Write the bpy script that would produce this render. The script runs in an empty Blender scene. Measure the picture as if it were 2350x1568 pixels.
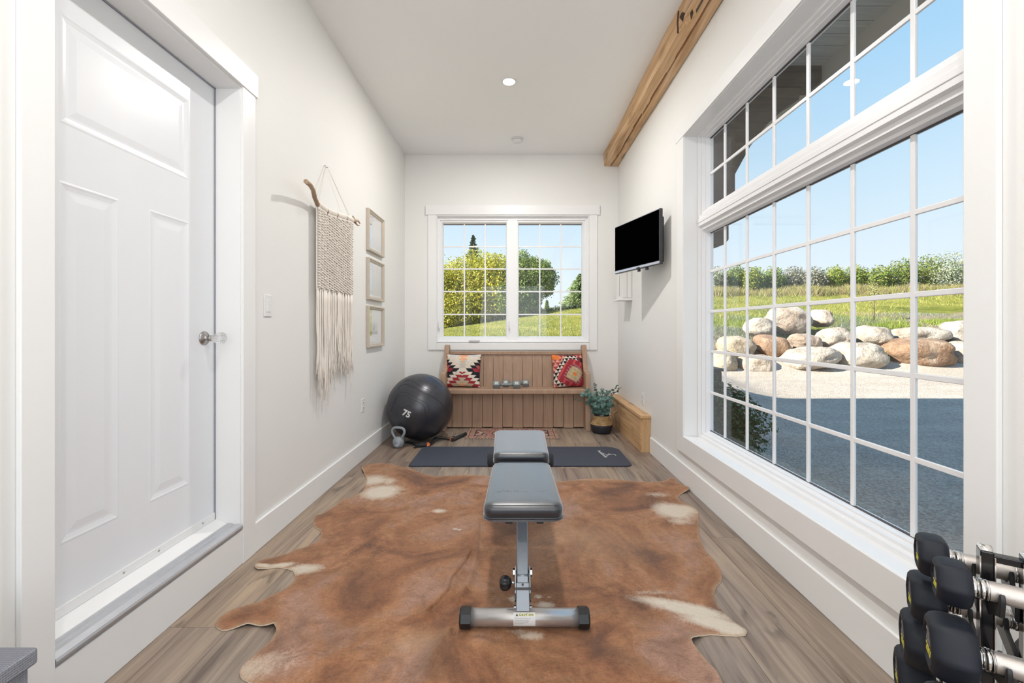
import bpy, bmesh, math, random
from mathutils import Vector, Matrix, noise
from mathutils.geometry import delaunay_2d_cdt

scene = bpy.context.scene
COL = scene.collection
PI = math.pi
random.seed(7)

# ------------------------------------------------------------------ camera
CAM_H = 1.15
cam_d = bpy.data.cameras.new('camera')
cam_d.sensor_width = 36.0
cam_d.lens = 36.0 * 1000.0 / 2350.0
cam_d.shift_x = -7.0 / 2350.0
cam_d.shift_y = -31.0 / 2350.0
cam_d.clip_start = 0.02
cam_d.clip_end = 400
cam = bpy.data.objects.new('camera', cam_d)
cam.location = (0, 0, CAM_H)
cam.rotation_euler = (PI / 2, 0, 0)
COL.objects.link(cam)
scene.camera = cam

# ------------------------------------------------------------------ sky, sun, added fill lights, exposure
world = bpy.data.worlds.new('sky')
scene.world = world
world.use_nodes = True
wn = world.node_tree
wn.nodes.clear()
w_out = wn.nodes.new('ShaderNodeOutputWorld')
w_bg = wn.nodes.new('ShaderNodeBackground')
w_tc = wn.nodes.new('ShaderNodeTexCoord')
w_sep = wn.nodes.new('ShaderNodeSeparateXYZ')
w_ramp = wn.nodes.new('ShaderNodeValToRGB')
wn.links.new(w_tc.outputs['Generated'], w_sep.inputs[0])
wn.links.new(w_sep.outputs['Z'], w_ramp.inputs[0])
wn.links.new(w_ramp.outputs[0], w_bg.inputs[0])
wn.links.new(w_bg.outputs[0], w_out.inputs[0])
r = w_ramp.color_ramp
r.elements[0].position = 0.0
r.elements[0].color = (0.84, 0.92, 0.97, 1)
r.elements[1].position = 1.0
r.elements[1].color = (0.16, 0.38, 0.80, 1)
for p_, c_ in ((0.10, (0.79, 0.90, 0.98, 1)), (0.25, (0.62, 0.81, 0.96, 1)), (0.45, (0.40, 0.68, 0.94, 1))):
    e = r.elements.new(p_)
    e.color = c_
w_bg.inputs['Strength'].default_value = 0.86

sun_d = bpy.data.lights.new('sun', 'SUN')
sun_d.energy = 11.2
sun_d.angle = math.radians(0.53)
sun_d.color = (1.0, 0.93, 0.82)
sun = bpy.data.objects.new('sun', sun_d)
COL.objects.link(sun)
SUN_EL = math.radians(31)
SUN_TRAVEL = Vector((0.96 * math.cos(SUN_EL), 0.28 * math.cos(SUN_EL), -math.sin(SUN_EL)))
sun.rotation_euler = SUN_TRAVEL.to_track_quat('-Z', 'Y').to_euler()

# added fill light at a made-up window behind the camera
ba = bpy.data.lights.new('rear_fill_light', 'AREA')
ba.shape = 'RECTANGLE'
ba.size = 2.0
ba.size_y = 2.1
ba.energy = 36
ba.color = (0.93, 0.96, 1.0)
bao = bpy.data.objects.new('rear_fill_light', ba)
bao.location = (-0.05, -2.52, 1.55)
bao.rotation_euler = (PI / 2 + math.radians(28), 0, 0)
COL.objects.link(bao)

# second added fill light, at a made-up side window, tilted up to the ceiling
bs = bpy.data.lights.new('side_fill_light', 'AREA')
bs.shape = 'RECTANGLE'
bs.size = 1.9
bs.size_y = 2.1
bs.energy = 18
bs.color = (0.93, 0.965, 1.0)
bso = bpy.data.objects.new('side_fill_light', bs)
bso.location = (1.23, -1.25, 1.50)
bso.rotation_euler = (PI / 2 + math.radians(62), 0, PI / 2)
COL.objects.link(bso)

scene.view_settings.view_transform = 'Standard'
scene.view_settings.look = 'None'
scene.view_settings.exposure = 0.33
scene.view_settings.gamma = 1.0
scene.view_settings.use_curve_mapping = False

# ------------------------------------------------------------------ helpers
def W(px, py, Y):
    """photo pixel at distance Y -> world point (used only to read measurements)"""
    return Vector(((px - 1182.0) / 1000.0 * Y, Y, CAM_H - (py - 753.0) / 1000.0 * Y))

def F(px, py, z=0.0):
    Y = 1000.0 * (CAM_H - z) / (py - 753.0)
    return Vector(((px - 1182.0) / 1000.0 * Y, Y, z))

class MB:
    def __init__(self):
        self.v = []
        self.f = []
        self.s = []
    def add(self, vs, fs, smooth=False):
        b = len(self.v)
        self.v += [Vector(p) for p in vs]
        self.f += [tuple(b + i for i in f) for f in fs]
        self.s += [smooth] * len(fs)
        return self
    def box(self, a, b, M=None):
        x0, y0, z0 = a
        x1, y1, z1 = b
        if x0 > x1: x0, x1 = x1, x0
        if y0 > y1: y0, y1 = y1, y0
        if z0 > z1: z0, z1 = z1, z0
        vs = [Vector(p) for p in ((x0, y0, z0), (x1, y0, z0), (x1, y1, z0), (x0, y1, z0), (x0, y0, z1), (x1, y0, z1), (x1, y1, z1), (x0, y1, z1))]
        if M is not None:
            vs = [M @ p for p in vs]
        return self.add(vs, [(0, 3, 2, 1), (4, 5, 6, 7), (0, 1, 5, 4), (1, 2, 6, 5), (2, 3, 7, 6), (3, 0, 4, 7)])
    def tube(self, pts, rad, n=10, caps=True, smooth=True, flat=1.0, up=None, sq=False):
        pts = [Vector(p) for p in pts]
        if not hasattr(rad, '__len__'):
            rad = [rad] * len(pts)
        b = len(self.v)
        prev = None
        for i, p in enumerate(pts):
            t = (pts[min(i + 1, len(pts) - 1)] - pts[max(i - 1, 0)]).normalized()
            ref = Vector(up) if up is not None else (prev if prev is not None else (Vector((0, 0, 1)) if abs(t.z) < 0.9 else Vector((1, 0, 0))))
            a = (ref - t * ref.dot(t))
            if a.length < 1e-6:
                a = t.orthogonal()
            a.normalize()
            prev = a
            c = t.cross(a)
            for k in range(n):
                th = 2 * PI * (k + (0.5 if sq else 0)) / n
                rr = rad[i] * (math.sqrt(2) if sq else 1)
                self.v.append(p + c * math.cos(th) * rr + a * math.sin(th) * rr * flat)
        for i in range(len(pts) - 1):
            for k in range(n):
                k2 = (k + 1) % n
                self.f.append((b + i * n + k, b + i * n + k2, b + (i + 1) * n + k2, b + (i + 1) * n + k))
                self.s.append(smooth and not sq)
        if caps:
            self.f.append(tuple(b + k for k in range(n))[::-1]); self.s.append(False)
            self.f.append(tuple(b + (len(pts) - 1) * n + k for k in range(n))); self.s.append(False)
        return self
    def lathe(self, prof, n=32, M=None, smooth=True, caps=True, facet=None):
        """prof: list of (radius, height) around local Z"""
        b = len(self.v)
        M = M or Matrix()
        for (rr, h) in prof:
            for k in range(n):
                th = 2 * PI * k / n
                q = rr * (facet(th) if facet else 1)
                self.v.append(M @ Vector((q * math.cos(th), q * math.sin(th), h)))
        for i in range(len(prof) - 1):
            for k in range(n):
                k2 = (k + 1) % n
                self.f.append((b + i * n + k, b + i * n + k2, b + (i + 1) * n + k2, b + (i + 1) * n + k))
                self.s.append(smooth)
        if caps:
            self.f.append(tuple(b + k for k in range(n))[::-1]); self.s.append(False)
            self.f.append(tuple(b + (len(prof) - 1) * n + k for k in range(n))); self.s.append(False)
        return self
    def prism(self, poly, h0, h1, M=None):
        """poly: 2D points; extruded along local Z"""
        M = M or Matrix()
        n = len(poly)
        vs = [M @ Vector((x, y, h0)) for x, y in poly] + [M @ Vector((x, y, h1)) for x, y in poly]
        fs = [tuple(range(n))[::-1], tuple(range(n, 2 * n))] + [(i, (i + 1) % n, n + (i + 1) % n, n + i) for i in range(n)]
        return self.add(vs, fs)
    def sphere(self, c, r3, nu=14, nv=9, M=None):
        c = Vector(c)
        if not hasattr(r3, '__len__'): r3 = (r3,) * 3
        b = len(self.v)
        M3 = M or Matrix()
        for j in range(1, nv):
            ph = PI * j / nv
            for k in range(nu):
                th = 2 * PI * k / nu
                self.v.append(c + M3 @ Vector((r3[0] * math.sin(ph) * math.cos(th), r3[1] * math.sin(ph) * math.sin(th), r3[2] * math.cos(ph))))
        self.v.append(c + M3 @ Vector((0, 0, r3[2])))
        self.v.append(c + M3 @ Vector((0, 0, -r3[2])))
        T = b + nu * (nv - 1)
        for j in range(nv - 2):
            for k in range(nu):
                k2 = (k + 1) % nu
                self.f.append((b + j * nu + k, b + (j + 1) * nu + k, b + (j + 1) * nu + k2, b + j * nu + k2)); self.s.append(True)
        for k in range(nu):
            k2 = (k + 1) % nu
            self.f.append((T, b + k, b + k2)); self.s.append(True)
            self.f.append((T + 1, b + (nv - 2) * nu + k2, b + (nv - 2) * nu + k)); self.s.append(True)
        return self
    def build(self, name, mat, parent=None, bevel=0.0, seg=2, sub=0, origin=None, col=None):
        me = bpy.data.meshes.new(name)
        o_ = Vector(origin) if origin is not None else None
        vs = [(p - o_) for p in self.v] if o_ is not None else self.v
        me.from_pydata([tuple(p) for p in vs], [], self.f)
        me.polygons.foreach_set('use_smooth', self.s)
        if col is not None:
            at = me.color_attributes.new('col', 'FLOAT_COLOR', 'CORNER')
            flat = []
            for pi, pol in enumerate(me.polygons):
                c = col[pi]
                flat += [c[0], c[1], c[2], 1.0] * pol.loop_total
            at.data.foreach_set('color', flat)
        me.update()
        o = bpy.data.objects.new(name, me)
        COL.objects.link(o)
        if mat is not None:
            me.materials.append(mat)
        if o_ is not None:
            o.location = o_
        if parent is not None:
            setpar(o, parent)
        if bevel > 0:
            m = o.modifiers.new('bevel', 'BEVEL')
            m.width = bevel
            m.segments = seg
            m.limit_method = 'ANGLE'
            m.angle_limit = math.radians(40)
            if seg > 1 or True:
                for p in me.polygons: p.use_smooth = True
                m.harden_normals = True
        if sub:
            m = o.modifiers.new('sub', 'SUBSURF')
            m.levels = sub
            m.render_levels = sub
        return o

def setpar(o, parent):
    """all coordinates are given in world space unless parent has a rotation"""
    o.parent = parent
    if parent.get('_local'):
        return
    T = Matrix.Translation(-wloc(parent))
    o.matrix_basis = T @ o.matrix_basis

def wloc(p):
    l = Vector(p.location)
    q = p.parent
    while q is not None:
        l += Vector(q.location)
        q = q.parent
    return l

def thing(name, label, cat, loc=(0, 0, 0), rot=None, group=None, kind=None, local=False):
    o = bpy.data.objects.new(name, None)
    o.empty_display_size = 0.05
    COL.objects.link(o)
    o.location = loc
    if rot: o.rotation_euler = rot
    o['label'] = label
    o['category'] = cat
    if group: o['group'] = group
    if kind: o['kind'] = kind
    if local: o['_local'] = 1
    return o

def tag(o, label, cat, group=None, kind=None):
    o['label'] = label
    o['category'] = cat
    if group: o['group'] = group
    if kind: o['kind'] = kind
    return o

def inst(src, loc, parent=None, rot=None):
    o = src.copy()
    COL.objects.link(o)
    o.location = loc
    if rot: o.rotation_euler = rot
    if parent is not None:
        setpar(o, parent)
    return o

# ------------------------------------------------------------------ materials
class NT:
    def __init__(self, name):
        self.m = bpy.data.materials.new(name)
        self.m.use_nodes = True
        self.t = self.m.node_tree
        self.t.nodes.clear()
        self.out = self.t.nodes.new('ShaderNodeOutputMaterial')
    def n(self, typ, **kw):
        nd = self.t.nodes.new(typ)
        for k, v in kw.items():
            if k.startswith('i_'):
                nd.inputs[k[2:].replace('_', ' ')].default_value = v
            else:
                setattr(nd, k, v)
        return nd
    def l(self, a, b):
        self.t.links.new(a, b)
    def bsdf(self, color=(0.8, 0.8, 0.8), rough=0.5, metal=0.0, spec=0.5, **kw):
        b = self.n('ShaderNodeBsdfPrincipled')
        if isinstance(color, (tuple, list)):
            b.inputs['Base Color'].default_value = (*color[:3], 1)
        else:
            self.l(color, b.inputs['Base Color'])
        if isinstance(rough, (int, float)):
            b.inputs['Roughness'].default_value = rough
        else:
            self.l(rough, b.inputs['Roughness'])
        b.inputs['Metallic'].default_value = metal
        b.inputs['Specular IOR Level'].default_value = spec
        for k, v in kw.items():
            b.inputs[k.replace('_', ' ')].default_value = v
        self.l(b.outputs[0], self.out.inputs[0])
        self.b = b
        return b
    def coords(self, kind='Object', scale=(1, 1, 1), rand=False):
        tc = self.n('ShaderNodeTexCoord')
        mp = self.n('ShaderNodeMapping')
        mp.inputs['Scale'].default_value = scale
        src = tc.outputs[kind]
        if rand:
            oi = self.n('ShaderNodeObjectInfo')
            ml = self.n('ShaderNodeVectorMath', operation='SCALE')
            cb = self.n('ShaderNodeCombineXYZ')
            self.l(oi.outputs['Random'], cb.inputs[0])
            self.l(oi.outputs['Random'], cb.inputs[1])
            ml.inputs['Scale'].default_value = 37.0
            self.l(cb.outputs[0], ml.inputs[0])
            ad = self.n('ShaderNodeVectorMath', operation='ADD')
            self.l(src, ad.inputs[0]); self.l(ml.outputs[0], ad.inputs[1])
            src = ad.outputs[0]
        self.l(src, mp.inputs[0])
        return mp.outputs[0]
    def noise(self, vec, scale=5, detail=4, rough=0.5, dist=0.0):
        nd = self.n('ShaderNodeTexNoise')
        nd.inputs['Scale'].default_value = scale
        nd.inputs['Detail'].default_value = detail
        nd.inputs['Roughness'].default_value = rough
        nd.inputs['Distortion'].default_value = dist
        if vec is not None: self.l(vec, nd.inputs['Vector'])
        return nd.outputs['Fac']
    def ramp(self, fac, stops):
        nd = self.n('ShaderNodeValToRGB')
        el = nd.color_ramp.elements
        while len(el) < len(stops):
            el.new(0.5)
        for e, (p, c) in zip(el, stops):
            e.position = p
            e.color = (*c[:3], 1) if hasattr(c, '__len__') else (c, c, c, 1)
        self.l(fac, nd.inputs[0])
        return nd.outputs[0]
    def mix(self, fac, a, b, typ='MIX'):
        nd = self.n('ShaderNodeMixRGB', blend_type=typ)
        for s, i in ((fac, 0), (a, 1), (b, 2)):
            if isinstance(s, (int, float)): nd.inputs[i].default_value = s
            elif isinstance(s, (tuple, list)): nd.inputs[i].default_value = (*s[:3], 1)
            else: self.l(s, nd.inputs[i])
        return nd.outputs[0]
    def math(self, op, a, b=None, clamp=False):
        nd = self.n('ShaderNodeMath', operation=op, use_clamp=clamp)
        for s, i in ((a, 0), (b, 1)):
            if s is None: continue
            if isinstance(s, (int, float)): nd.inputs[i].default_value = s
            else: self.l(s, nd.inputs[i])
        return nd.outputs[0]
    def bump(self, h, strength=0.3, dist=0.01):
        nd = self.n('ShaderNodeBump')
        nd.inputs['Strength'].default_value = strength
        nd.inputs['Distance'].default_value = dist
        self.l(h, nd.inputs['Height'])
        self.l(nd.outputs[0], self.b.inputs['Normal'])
        return nd

def plain(name, color, rough=0.5, metal=0.0, spec=0.5, nscale=0, nstr=0.1, bump=0.0, bscale=200, bdist=0.001, **kw):
    t = NT(name)
    v = t.coords()
    c = color
    if nscale:
        f = t.noise(v, nscale, 5, 0.6)
        c = t.mix(f, tuple(x * (1 - nstr) for x in color), tuple(min(1, x * (1 + nstr)) for x in color))
    t.bsdf(c, rough, metal, spec, **kw)
    if bump:
        t.bump(t.noise(v, bscale, 3, 0.6), bump, bdist)
    return t.m

M_wall = plain('wall_paint', (0.83, 0.825, 0.805), 0.55, nscale=3, nstr=0.012, bump=0.12, bscale=260, bdist=0.0006)
M_ceil = plain('ceiling_paint', (0.93, 0.93, 0.925), 0.8, nscale=3, nstr=0.01, bump=0.1, bscale=200, bdist=0.0006)
M_trim = plain('trim_paint', (0.87, 0.87, 0.865), 0.32, nscale=4, nstr=0.01)
M_door = plain('door_paint', (0.83, 0.85, 0.88), 0.28, nscale=4, nstr=0.01, bump=0.04, bscale=300, bdist=0.0004)
M_vinyl = plain('white_vinyl', (0.88, 0.88, 0.89), 0.25, nscale=4, nstr=0.01)
M_alu = plain('brushed_aluminium', (0.62, 0.63, 0.66), 0.35, 0.85, nscale=30, nstr=0.1)
M_seal = plain('dark_gasket', (0.08, 0.07, 0.07), 0.6, nscale=20)
M_chrome = plain('chrome', (0.75, 0.74, 0.72), 0.12, 1.0, nscale=5, nstr=0.02)
M_nickel = plain('worn_nickel', (0.42, 0.40, 0.38), 0.3, 1.0, nscale=20, nstr=0.1)
M_knurl = plain('knurled_steel', (0.62, 0.58, 0.55), 0.42, 0.9, nscale=60, nstr=0.1, bump=0.5, bscale=900, bdist=0.0008)
M_rubber = plain('navy_black_rubber', (0.010, 0.013, 0.021), 0.55, spec=0.35, nscale=60, nstr=0.15, bump=0.15, bscale=900, bdist=0.0004)
M_black = plain('black_plastic', (0.012, 0.012, 0.014), 0.35, nscale=30, nstr=0.2)
M_blackgloss = plain('black_gloss_metal', (0.01, 0.01, 0.012), 0.15, nscale=10, nstr=0.1)
M_vinylblack = plain('black_upholstery', (0.016, 0.019, 0.026), 0.36, nscale=50, nstr=0.12, spec=0.5, bump=0.2, bscale=420, bdist=0.0005, Coat_Weight=1.0, Coat_Roughness=0.3, Coat_IOR=1.45, Sheen_Weight=0.9, Sheen_Roughness=0.35, Sheen_Tint=(0.8, 0.9, 1.0, 1.0))
M_silver = plain('silver_powdercoat', (0.24, 0.265, 0.30), 0.36, 0.5, nscale=80, nstr=0.06)
M_silverbar = plain('satin_silver_tube', (0.60, 0.58, 0.57), 0.3, 0.75, nscale=60, nstr=0.05)
M_hexgrey = plain('grey_hex_iron', (0.20, 0.235, 0.25), 0.45, 0.1, nscale=60, nstr=0.12, bump=0.2, bscale=500, bdist=0.0006)
M_kettle = plain('grey_kettlebell_paint', (0.27, 0.30, 0.325), 0.5, nscale=40, nstr=0.1, bump=0.25, bscale=300, bdist=0.0008)
M_white = plain('white_plastic', (0.80, 0.80, 0.80), 0.35, nscale=4, nstr=0.01)
M_orange = plain('orange_plastic', (0.85, 0.20, 0.05), 0.4, nscale=20, nstr=0.1)
M_strap = plain('black_webbing', (0.02, 0.022, 0.026), 0.75, nscale=80, nstr=0.3, bump=0.5, bscale=600, bdist=0.001)
M_print = plain('white_print', (0.75, 0.75, 0.75), 0.5, nscale=10, nstr=0.02)
M_printgrey = plain('grey_print', (0.22, 0.23, 0.25), 0.5, nscale=10, nstr=0.02)
M_yellow = plain('yellow_print', (0.75, 0.68, 0.06), 0.45, nscale=10, nstr=0.02)
M_numprint = plain('ivory_print', (0.72, 0.70, 0.58), 0.5, nscale=10, nstr=0.02)
M_darkprint = plain('dark_print', (0.06, 0.06, 0.05), 0.5, nscale=10, nstr=0.02)
M_sticker = plain('white_sticker', (0.72, 0.71, 0.70), 0.4, nscale=10, nstr=0.02)
M_stickery = plain('pale_yellow_sticker', (0.80, 0.78, 0.42), 0.4, nscale=10, nstr=0.02)
M_screen = plain('tv_screen', (0.0005, 0.0005, 0.0006), 0.35, spec=0.0, nscale=2)
M_bezel = plain('dark_bezel', (0.035, 0.037, 0.045), 0.3, nscale=10, nstr=0.1)
M_bezelsil = plain('silver_bezel', (0.62, 0.64, 0.72), 0.22, 0.7, nscale=10, nstr=0.05)
M_soil = plain('potting_soil', (0.02, 0.017, 0.014), 0.9, nscale=60, nstr=0.4, bump=1, bscale=120, bdist=0.005)
M_cord = plain('cotton_cord', (0.88, 0.82, 0.75), 0.9, nscale=90, nstr=0.1, bump=0.5, bscale=700, bdist=0.001, )
M_string = plain('thin_string', (0.62, 0.57, 0.50), 0.9, nscale=90, nstr=0.1)
M_champ = plain('champagne_frame', (0.56, 0.49, 0.41), 0.35, 0.35, nscale=40, nstr=0.08)
M_iron = plain('rusty_iron', (0.10, 0.05, 0.035), 0.7, 0.3, nscale=40, nstr=0.4)

def t_glass():
    t = NT('window_glass')
    lw = t.n('ShaderNodeLayerWeight')
    lw.inputs['Blend'].default_value = 0.5
    p = t.math('POWER', lw.outputs['Facing'], 5.0)
    p = t.math('MULTIPLY', p, 0.9)
    p = t.math('ADD', p, 0.022, clamp=True)
    tr = t.n('ShaderNodeBsdfTransparent')
    tr.inputs[0].default_value = (0.985, 0.99, 0.99, 1)
    gl = t.n('ShaderNodeBsdfGlossy')
    gl.inputs['Roughness'].default_value = 0.0
    mx = t.n('ShaderNodeMixShader')
    t.l(p, mx.inputs[0]); t.l(tr.outputs[0], mx.inputs[1]); t.l(gl.outputs[0], mx.inputs[2])
    t.l(mx.outputs[0], t.out.inputs[0])
    return t.m
M_glass = t_glass()

def t_crystal():
    t = NT('cut_glass')
    g = t.n('ShaderNodeBsdfGlass')
    g.inputs['Roughness'].default_value = 0.02
    g.inputs['IOR'].default_value = 1.5
    tr = t.n('ShaderNodeBsdfTransparent')
    mx = t.n('ShaderNodeMixShader')
    mx.inputs[0].default_value = 0.45
    t.l(g.outputs[0], mx.inputs[1]); t.l(tr.outputs[0], mx.inputs[2])
    t.l(mx.outputs[0], t.out.inputs[0])
    return t.m
M_crystal = t_crystal()

def t_emit(name, col, st):
    t = NT(name)
    e = t.n('ShaderNodeEmission')
    e.inputs[0].default_value = (*col, 1)
    e.inputs[1].default_value = st
    t.l(e.outputs[0], t.out.inputs[0])
    return t.m
M_lamp = t_emit('lamp_lens', (1.0, 0.95, 0.86), 12.0)

def t_floor():
    t = NT('oak_plank')
    v = t.coords('Object', (9, 0.7, 9), rand=True)
    v2 = t.coords('Object', (2.2, 0.55, 2.2), rand=True)
    v3 = t.coords('Object', (70, 1.6, 70), rand=True)
    oi = t.n('ShaderNodeObjectInfo')
    big = t.noise(v, 1.3, 6, 0.62, 1.6)
    fine = t.noise(v3, 1.0, 4, 0.6)
    tone = t.noise(v2, 0.9, 3, 0.5, 0.6)
    base = t.ramp(oi.outputs['Random'], [(0.0, (0.27, 0.205, 0.165)), (0.3, (0.34, 0.285, 0.24)), (0.55, (0.28, 0.235, 0.20)), (0.8, (0.37, 0.285, 0.215)), (1.0, (0.31, 0.265, 0.23))])
    g = t.ramp(big, [(0.30, (0.42, 0.38, 0.38)), (0.42, (0.80, 0.77, 0.76)), (0.52, (1.0, 0.99, 0.98)), (0.66, (1.22, 1.18, 1.12))])
    c = t.mix(1.0, base, g, 'MULTIPLY')
    fg = t.ramp(fine, [(0.3, 0.80), (0.7, 1.1)])
    c = t.mix(0.85, c, fg, 'MULTIPLY')
    tg = t.ramp(tone, [(0.3, (0.80, 0.79, 0.82)), (0.7, (1.15, 1.12, 1.04))])
    c = t.mix(0.8, c, tg, 'MULTIPLY')
    # knots
    vk = t.coords('Object', (5.5, 2.6, 5.5), rand=True)
    vo = t.n('ShaderNodeTexVoronoi')
    vo.inputs['Scale'].default_value = 0.8
    dn = t.noise(vk, 3.0, 3, 0.5)
    av = t.n('ShaderNodeVectorMath', operation='ADD')
    t.l(vk, av.inputs[0]); t.l(dn, av.inputs[1]); t.l(av.outputs[0], vo.inputs['Vector'])
    kd = t.ramp(vo.outputs['Distance'], [(0.0, 0.25), (0.09, 0.5), (0.2, 1.0)])
    c = t.mix(0.9, c, kd, 'MULTIPLY')
    t.bsdf(c, 0.42, 0, 0.45)
    t.bump(fine, 0.12, 0.001)
    return t.m
M_plank = t_floor()
M_subfloor = plain('floor_gap', (0.06, 0.045, 0.035), 0.9, nscale=5)

def t_wood(name, c0, c1, c2, axis=0, rough=0.6, sc=1.0, bump=0.25, cracks=0.0):
    t = NT(name)
    s = [14 * sc] * 3
    s[axis] = 1.0 * sc
    v = t.coords('Object', tuple(s), rand=True)
    s2 = [80 * sc] * 3
    s2[axis] = 3.0 * sc
    v2 = t.coords('Object', tuple(s2), rand=True)
    a = t.noise(v, 1.2, 6, 0.6, 1.2)
    b = t.noise(v2, 1.0, 3, 0.6)
    c = t.ramp(a, [(0.28, c0), (0.5, c1), (0.75, c2)])
    c = t.mix(0.6, c, t.ramp(b, [(0.3, 0.72), (0.7, 1.12)]), 'MULTIPLY')
    if cracks:
        s3 = [7 * sc] * 3
        s3[axis] = 3.0 * sc
        v3 = t.coords('Object', tuple(s3), rand=True)
        vo = t.n('ShaderNodeTexVoronoi')
        vo.inputs['Scale'].default_value = 0.9
        t.l(v3, vo.inputs['Vector'])
        c = t.mix(cracks, c, t.ramp(vo.outputs['Distance'], [(0.0, 0.22), (0.16, 0.45), (0.30, 1.0)]), 'MULTIPLY')
    t.bsdf(c, rough, 0, 0.35)
    t.bump(b, bump, 0.003)
    return t.m
M_beam = t_wood('rough_beam_wood', (0.405, 0.230, 0.119), (0.675, 0.432, 0.238), (0.864, 0.634, 0.434), 1, 0.75, 0.8, 0.6, 0.8)
M_pine = t_wood('honey_pine', (0.472, 0.269, 0.132), (0.649, 0.403, 0.209), (0.755, 0.504, 0.286), 1, 0.5, 1.0, 0.15, 0.5)
M_pinev = t_wood('honey_pine_post', (0.483, 0.275, 0.130), (0.644, 0.407, 0.216), (0.736, 0.495, 0.281), 2, 0.5, 1.0, 0.15, 0.5)
M_pew = t_wood('painted_pew', (0.386, 0.252, 0.171), (0.427, 0.281, 0.195), (0.469, 0.316, 0.224), 2, 0.5, 0.6, 0.06)
M_drift = t_wood('driftwood', (0.28, 0.18, 0.11), (0.45, 0.32, 0.22), (0.60, 0.48, 0.37), 1, 0.8, 2.5, 0.4)
M_ext = t_wood('weathered_timber_notch_shade', (0.035, 0.026, 0.018), (0.085, 0.062, 0.043), (0.13, 0.10, 0.07), 0, 0.85, 1.0, 0.5, 0.4)
M_soffit = t_wood('grey_soffit', (0.55, 0.52, 0.47), (0.62, 0.59, 0.53), (0.68, 0.64, 0.58), 0, 0.8, 1.0, 0.1)
M_fascia = plain('fascia_paint', (0.70, 0.65, 0.57), 0.6, nscale=5, nstr=0.05)

def t_siding():
    t = NT('exterior_siding')
    v = t.coords('Object')
    t.bsdf(t.mix(t.noise(v, 2, 3), (0.42, 0.40, 0.37), (0.50, 0.48, 0.45)), 0.7)
    return t.m
M_siding = t_siding()

def t_fabric(name, c0, c1, sc=260):
    t = NT(name)
    v = t.coords('Object')
    w1 = t.n('ShaderNodeTexWave', wave_type='BANDS', bands_direction='X')
    w1.inputs['Scale'].default_value = sc / 4
    w1.inputs['Distortion'].default_value = 2
    w2 = t.n('ShaderNodeTexWave', wave_type='BANDS', bands_direction='Z')
    w2.inputs['Scale'].default_value = sc / 4
    w2.inputs['Distortion'].default_value = 2
    w3 = t.n('ShaderNodeTexWave', wave_type='BANDS', bands_direction='Y')
    w3.inputs['Scale'].default_value = sc / 4
    for w in (w1, w2, w3): t.l(v, w.inputs['Vector'])
    f = t.math('MULTIPLY', w1.outputs['Fac'], w2.outputs['Fac'])
    f = t.math('ADD', f, t.math('MULTIPLY', w3.outputs['Fac'], 0.4), clamp=True)
    nz = t.noise(v, sc, 3, 0.6)
    f = t.math('MULTIPLY', f, nz)
    t.bsdf(t.mix(f, c0, c1), 0.9, 0, 0.15)
    t.bump(f, 0.5, 0.001)
    return t.m
M_ottoman = t_fabric('grey_weave', (0.17, 0.175, 0.20), (0.42, 0.43, 0.48))

def t_attr(name, rough=0.85, bscale=400, bstr=0.4, nscale=60, nstr=0.12, spec=0.2):
    t = NT(name)
    at = t.n('ShaderNodeVertexColor')
    at.layer_name = 'col'
    v = t.coords('Object')
    f = t.noise(v, nscale, 4, 0.6)
    c = t.mix(1.0, at.outputs[0], t.ramp(f, [(0.3, 1 - nstr), (0.7, 1 + nstr)]), 'MULTIPLY')
    t.bsdf(c, rough, 0, spec)
    if bstr:
        t.bump(t.noise(v, bscale, 3, 0.6), bstr, 0.001)
    return t.m
M_kilim = t_attr('kilim_weave')
M_rugm = t_attr('persian_weave', 0.95, 500, 0.5, 90, 0.2)

def t_leaf(name, trans=0.3, rough=0.5):
    t = NT(name)
    at = t.n('ShaderNodeVertexColor')
    at.layer_name = 'col'
    d = t.n('ShaderNodeBsdfPrincipled')
    t.l(at.outputs[0], d.inputs['Base Color'])
    d.inputs['Roughness'].default_value = rough
    d.inputs['Specular IOR Level'].default_value = 0.25
    tr = t.n('ShaderNodeBsdfTranslucent')
    t.l(at.outputs[0], tr.inputs[0])
    mx = t.n('ShaderNodeMixShader')
    mx.inputs[0].default_value = trans
    t.l(d.outputs[0], mx.inputs[1]); t.l(tr.outputs[0], mx.inputs[2])
    t.l(mx.outputs[0], t.out.inputs[0])
    return t.m
M_leaf = t_leaf('foliage')
M_needle = t_leaf('needles', 0.12, 0.7)
M_euc = t_leaf('eucalyptus_leaf', 0.1, 0.55)
M_bark = plain('bark', (0.12, 0.09, 0.065), 0.9, nscale=10, nstr=0.3, bump=0.6, bscale=40, bdist=0.02)
M_stem = plain('green_brown_stem', (0.16, 0.14, 0.09), 0.8, nscale=40, nstr=0.2)

def t_basket():
    t = NT('seagrass')
    v = t.coords('Object')
    w = t.n('ShaderNodeTexWave', wave_type='BANDS', bands_direction='Z')
    w.inputs['Scale'].default_value = 34
    w.inputs['Distortion'].default_value = 3
    w.inputs['Detail Scale'].default_value = 8
    t.l(v, w.inputs['Vector'])
    n = t.noise(v, 70, 3, 0.6)
    f = t.math('MULTIPLY', w.outputs['Fac'], n)
    c = t.ramp(f, [(0.05, (0.24, 0.14, 0.06)), (0.3, (0.55, 0.36, 0.17)), (0.6, (0.74, 0.54, 0.29))])
    t.bsdf(c, 0.8, 0, 0.2)
    t.bump(f, 0.8, 0.006)
    return t.m
M_basket = t_basket()
M_basketblack = plain('black_dipped_seagrass', (0.018, 0.02, 0.03), 0.6, nscale=60, nstr=0.3, bump=0.7, bscale=90, bdist=0.004)

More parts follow.
